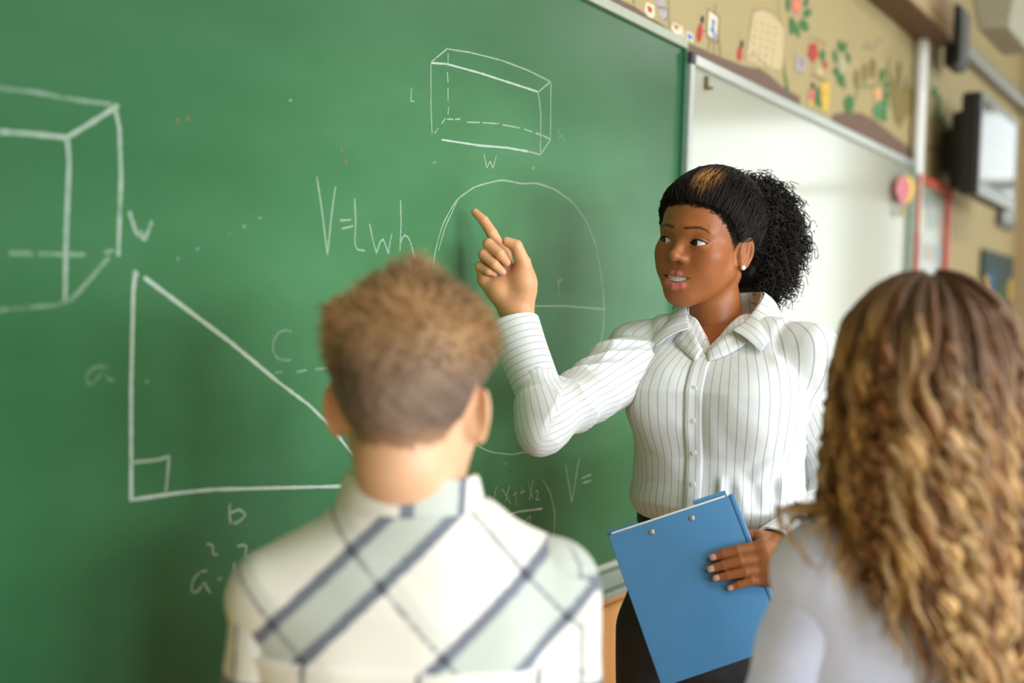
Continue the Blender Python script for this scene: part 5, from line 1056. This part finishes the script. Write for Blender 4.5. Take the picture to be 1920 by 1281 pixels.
# hair: a dark inner volume and several hundred wavy locks
def ginner(p):
    q = mirror(p); d = elli(q, (0, -.018, .045), (.0785, .099, .1030)); cur = smax(np.maximum(((p[:, 0]/.076)**2+((p[:, 1]+.022)/.074)**2)**.5-1, -1)*.08, np.abs(p[:, 2]+.035)-.085, .03); d = smin(d, cur, .03)
    face = smax(np.abs(p[:, 0])-.062, np.maximum(.0-p[:, 1], p[:, 2]-.075), .02); return smax(d-.004*wob(p, 60, 101), -face, .012)
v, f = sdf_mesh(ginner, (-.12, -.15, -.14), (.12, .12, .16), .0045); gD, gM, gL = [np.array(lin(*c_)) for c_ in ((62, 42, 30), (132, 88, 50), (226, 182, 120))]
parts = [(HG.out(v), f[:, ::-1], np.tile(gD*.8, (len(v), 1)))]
def locks(n, seed, thick, m_, sides, spread):
    r = np.random.default_rng(seed); az = r.uniform(-math.pi, math.pi, n); az = np.where(np.abs(az) < .55, az+np.sign(az)*.55, az)      # 0 is the face
    a0 = r.uniform(.02, 1.0, n)**.8*1.25; lay = r.uniform(0, 1, n); ox = np.sin(az); img = -np.sin(az)                 # image right = -x
    back = np.clip(-np.cos(az), -1, 1)
    tipz = np.interp(img, [-1, -.5, 0, .6, 1], [-.145, -.180, -.235, -.31, -.32])+r.normal(0, 1, n)*np.interp(img, [-1, 0], [.010, .028])-.02*(lay > .7)+.05*(1-lay)*r.random(n)
    R = np.array([.074, .094, .088])+0; g = .004+.016*lay; t = np.linspace(0, 1, m_); pts = np.zeros((n, m_, 3)); arc = .098*(1.62-a0)
    tot = np.maximum(arc+(.03-tipz), .05)
    for k in range(m_):
        s = tot*t[k]; al = np.minimum(a0+s/.098, 1.62); dwn = np.maximum(s-arc, 0); rad_ = np.sin(al)+.0
        wid = 1+np.clip(dwn*.5, 0, .07)*lay
        pts[:, k, 0] = ox*(R[0]+g)*rad_*wid; pts[:, k, 1] = np.cos(az)*(R[1]*np.where(back > 0, 1.0, .80)+g)*rad_*(1+np.clip(dwn*.35, 0, .08))-.018; pts[:, k, 2] = .045+(R[2]+g)*np.cos(al)-dwn
    ph = 5*az+9*lay+r.normal(0, .5, n); wl = .075+.03*np.sin(7*az)+r.uniform(-.01, .015, n); am = r.uniform(.003, .0085, n)*spread; s = tot[:, None]*t[None]; amp = am[:, None]*np.clip((s-.03)/.08, 0, 1.4); A_ = ph[:, None]+2*np.pi*s/wl[:, None]
    rad3 = np.stack([ox, np.cos(az), 0*az], 1); tan3 = np.stack([np.cos(az), -ox, 0*az], 1)
    pts += tan3[:, None]*(amp*np.sin(A_))[..., None]+rad3[:, None]*(amp*.8*np.cos(A_))[..., None]
    th = thick*r.uniform(.5, 1.4, n)[:, None]*np.interp(t, [0, .08, .3, .75, 1], [.3, .8, 1, .85, .12])[None]
    # keep the locks outside the shoulders and back
    w_ = HG.out(pts.reshape(-1, 3))
    for _ in range(3):
        d0 = girl_top(w_)-.006; e = .004; gr = np.stack([girl_top(w_+np.eye(3)[i]*e)-.006-d0 for i in range(3)], 1)/e; gr[:, 2] *= .3; m2 = d0 < 0; w_[m2] -= (d0[:, None]*gr/np.maximum((gr*gr).sum(1), .3)[:, None])[m2]
    v, f = tubes(w_.reshape(n, m_, 3), th, sides)
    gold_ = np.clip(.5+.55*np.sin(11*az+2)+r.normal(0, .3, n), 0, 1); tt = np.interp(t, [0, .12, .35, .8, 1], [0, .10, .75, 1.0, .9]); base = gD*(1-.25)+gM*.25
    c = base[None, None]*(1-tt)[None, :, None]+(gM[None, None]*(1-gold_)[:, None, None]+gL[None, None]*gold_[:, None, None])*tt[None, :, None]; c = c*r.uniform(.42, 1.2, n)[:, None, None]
    return v, f, np.repeat(np.clip(c.reshape(-1, 3), 0, 1), sides, axis=0)
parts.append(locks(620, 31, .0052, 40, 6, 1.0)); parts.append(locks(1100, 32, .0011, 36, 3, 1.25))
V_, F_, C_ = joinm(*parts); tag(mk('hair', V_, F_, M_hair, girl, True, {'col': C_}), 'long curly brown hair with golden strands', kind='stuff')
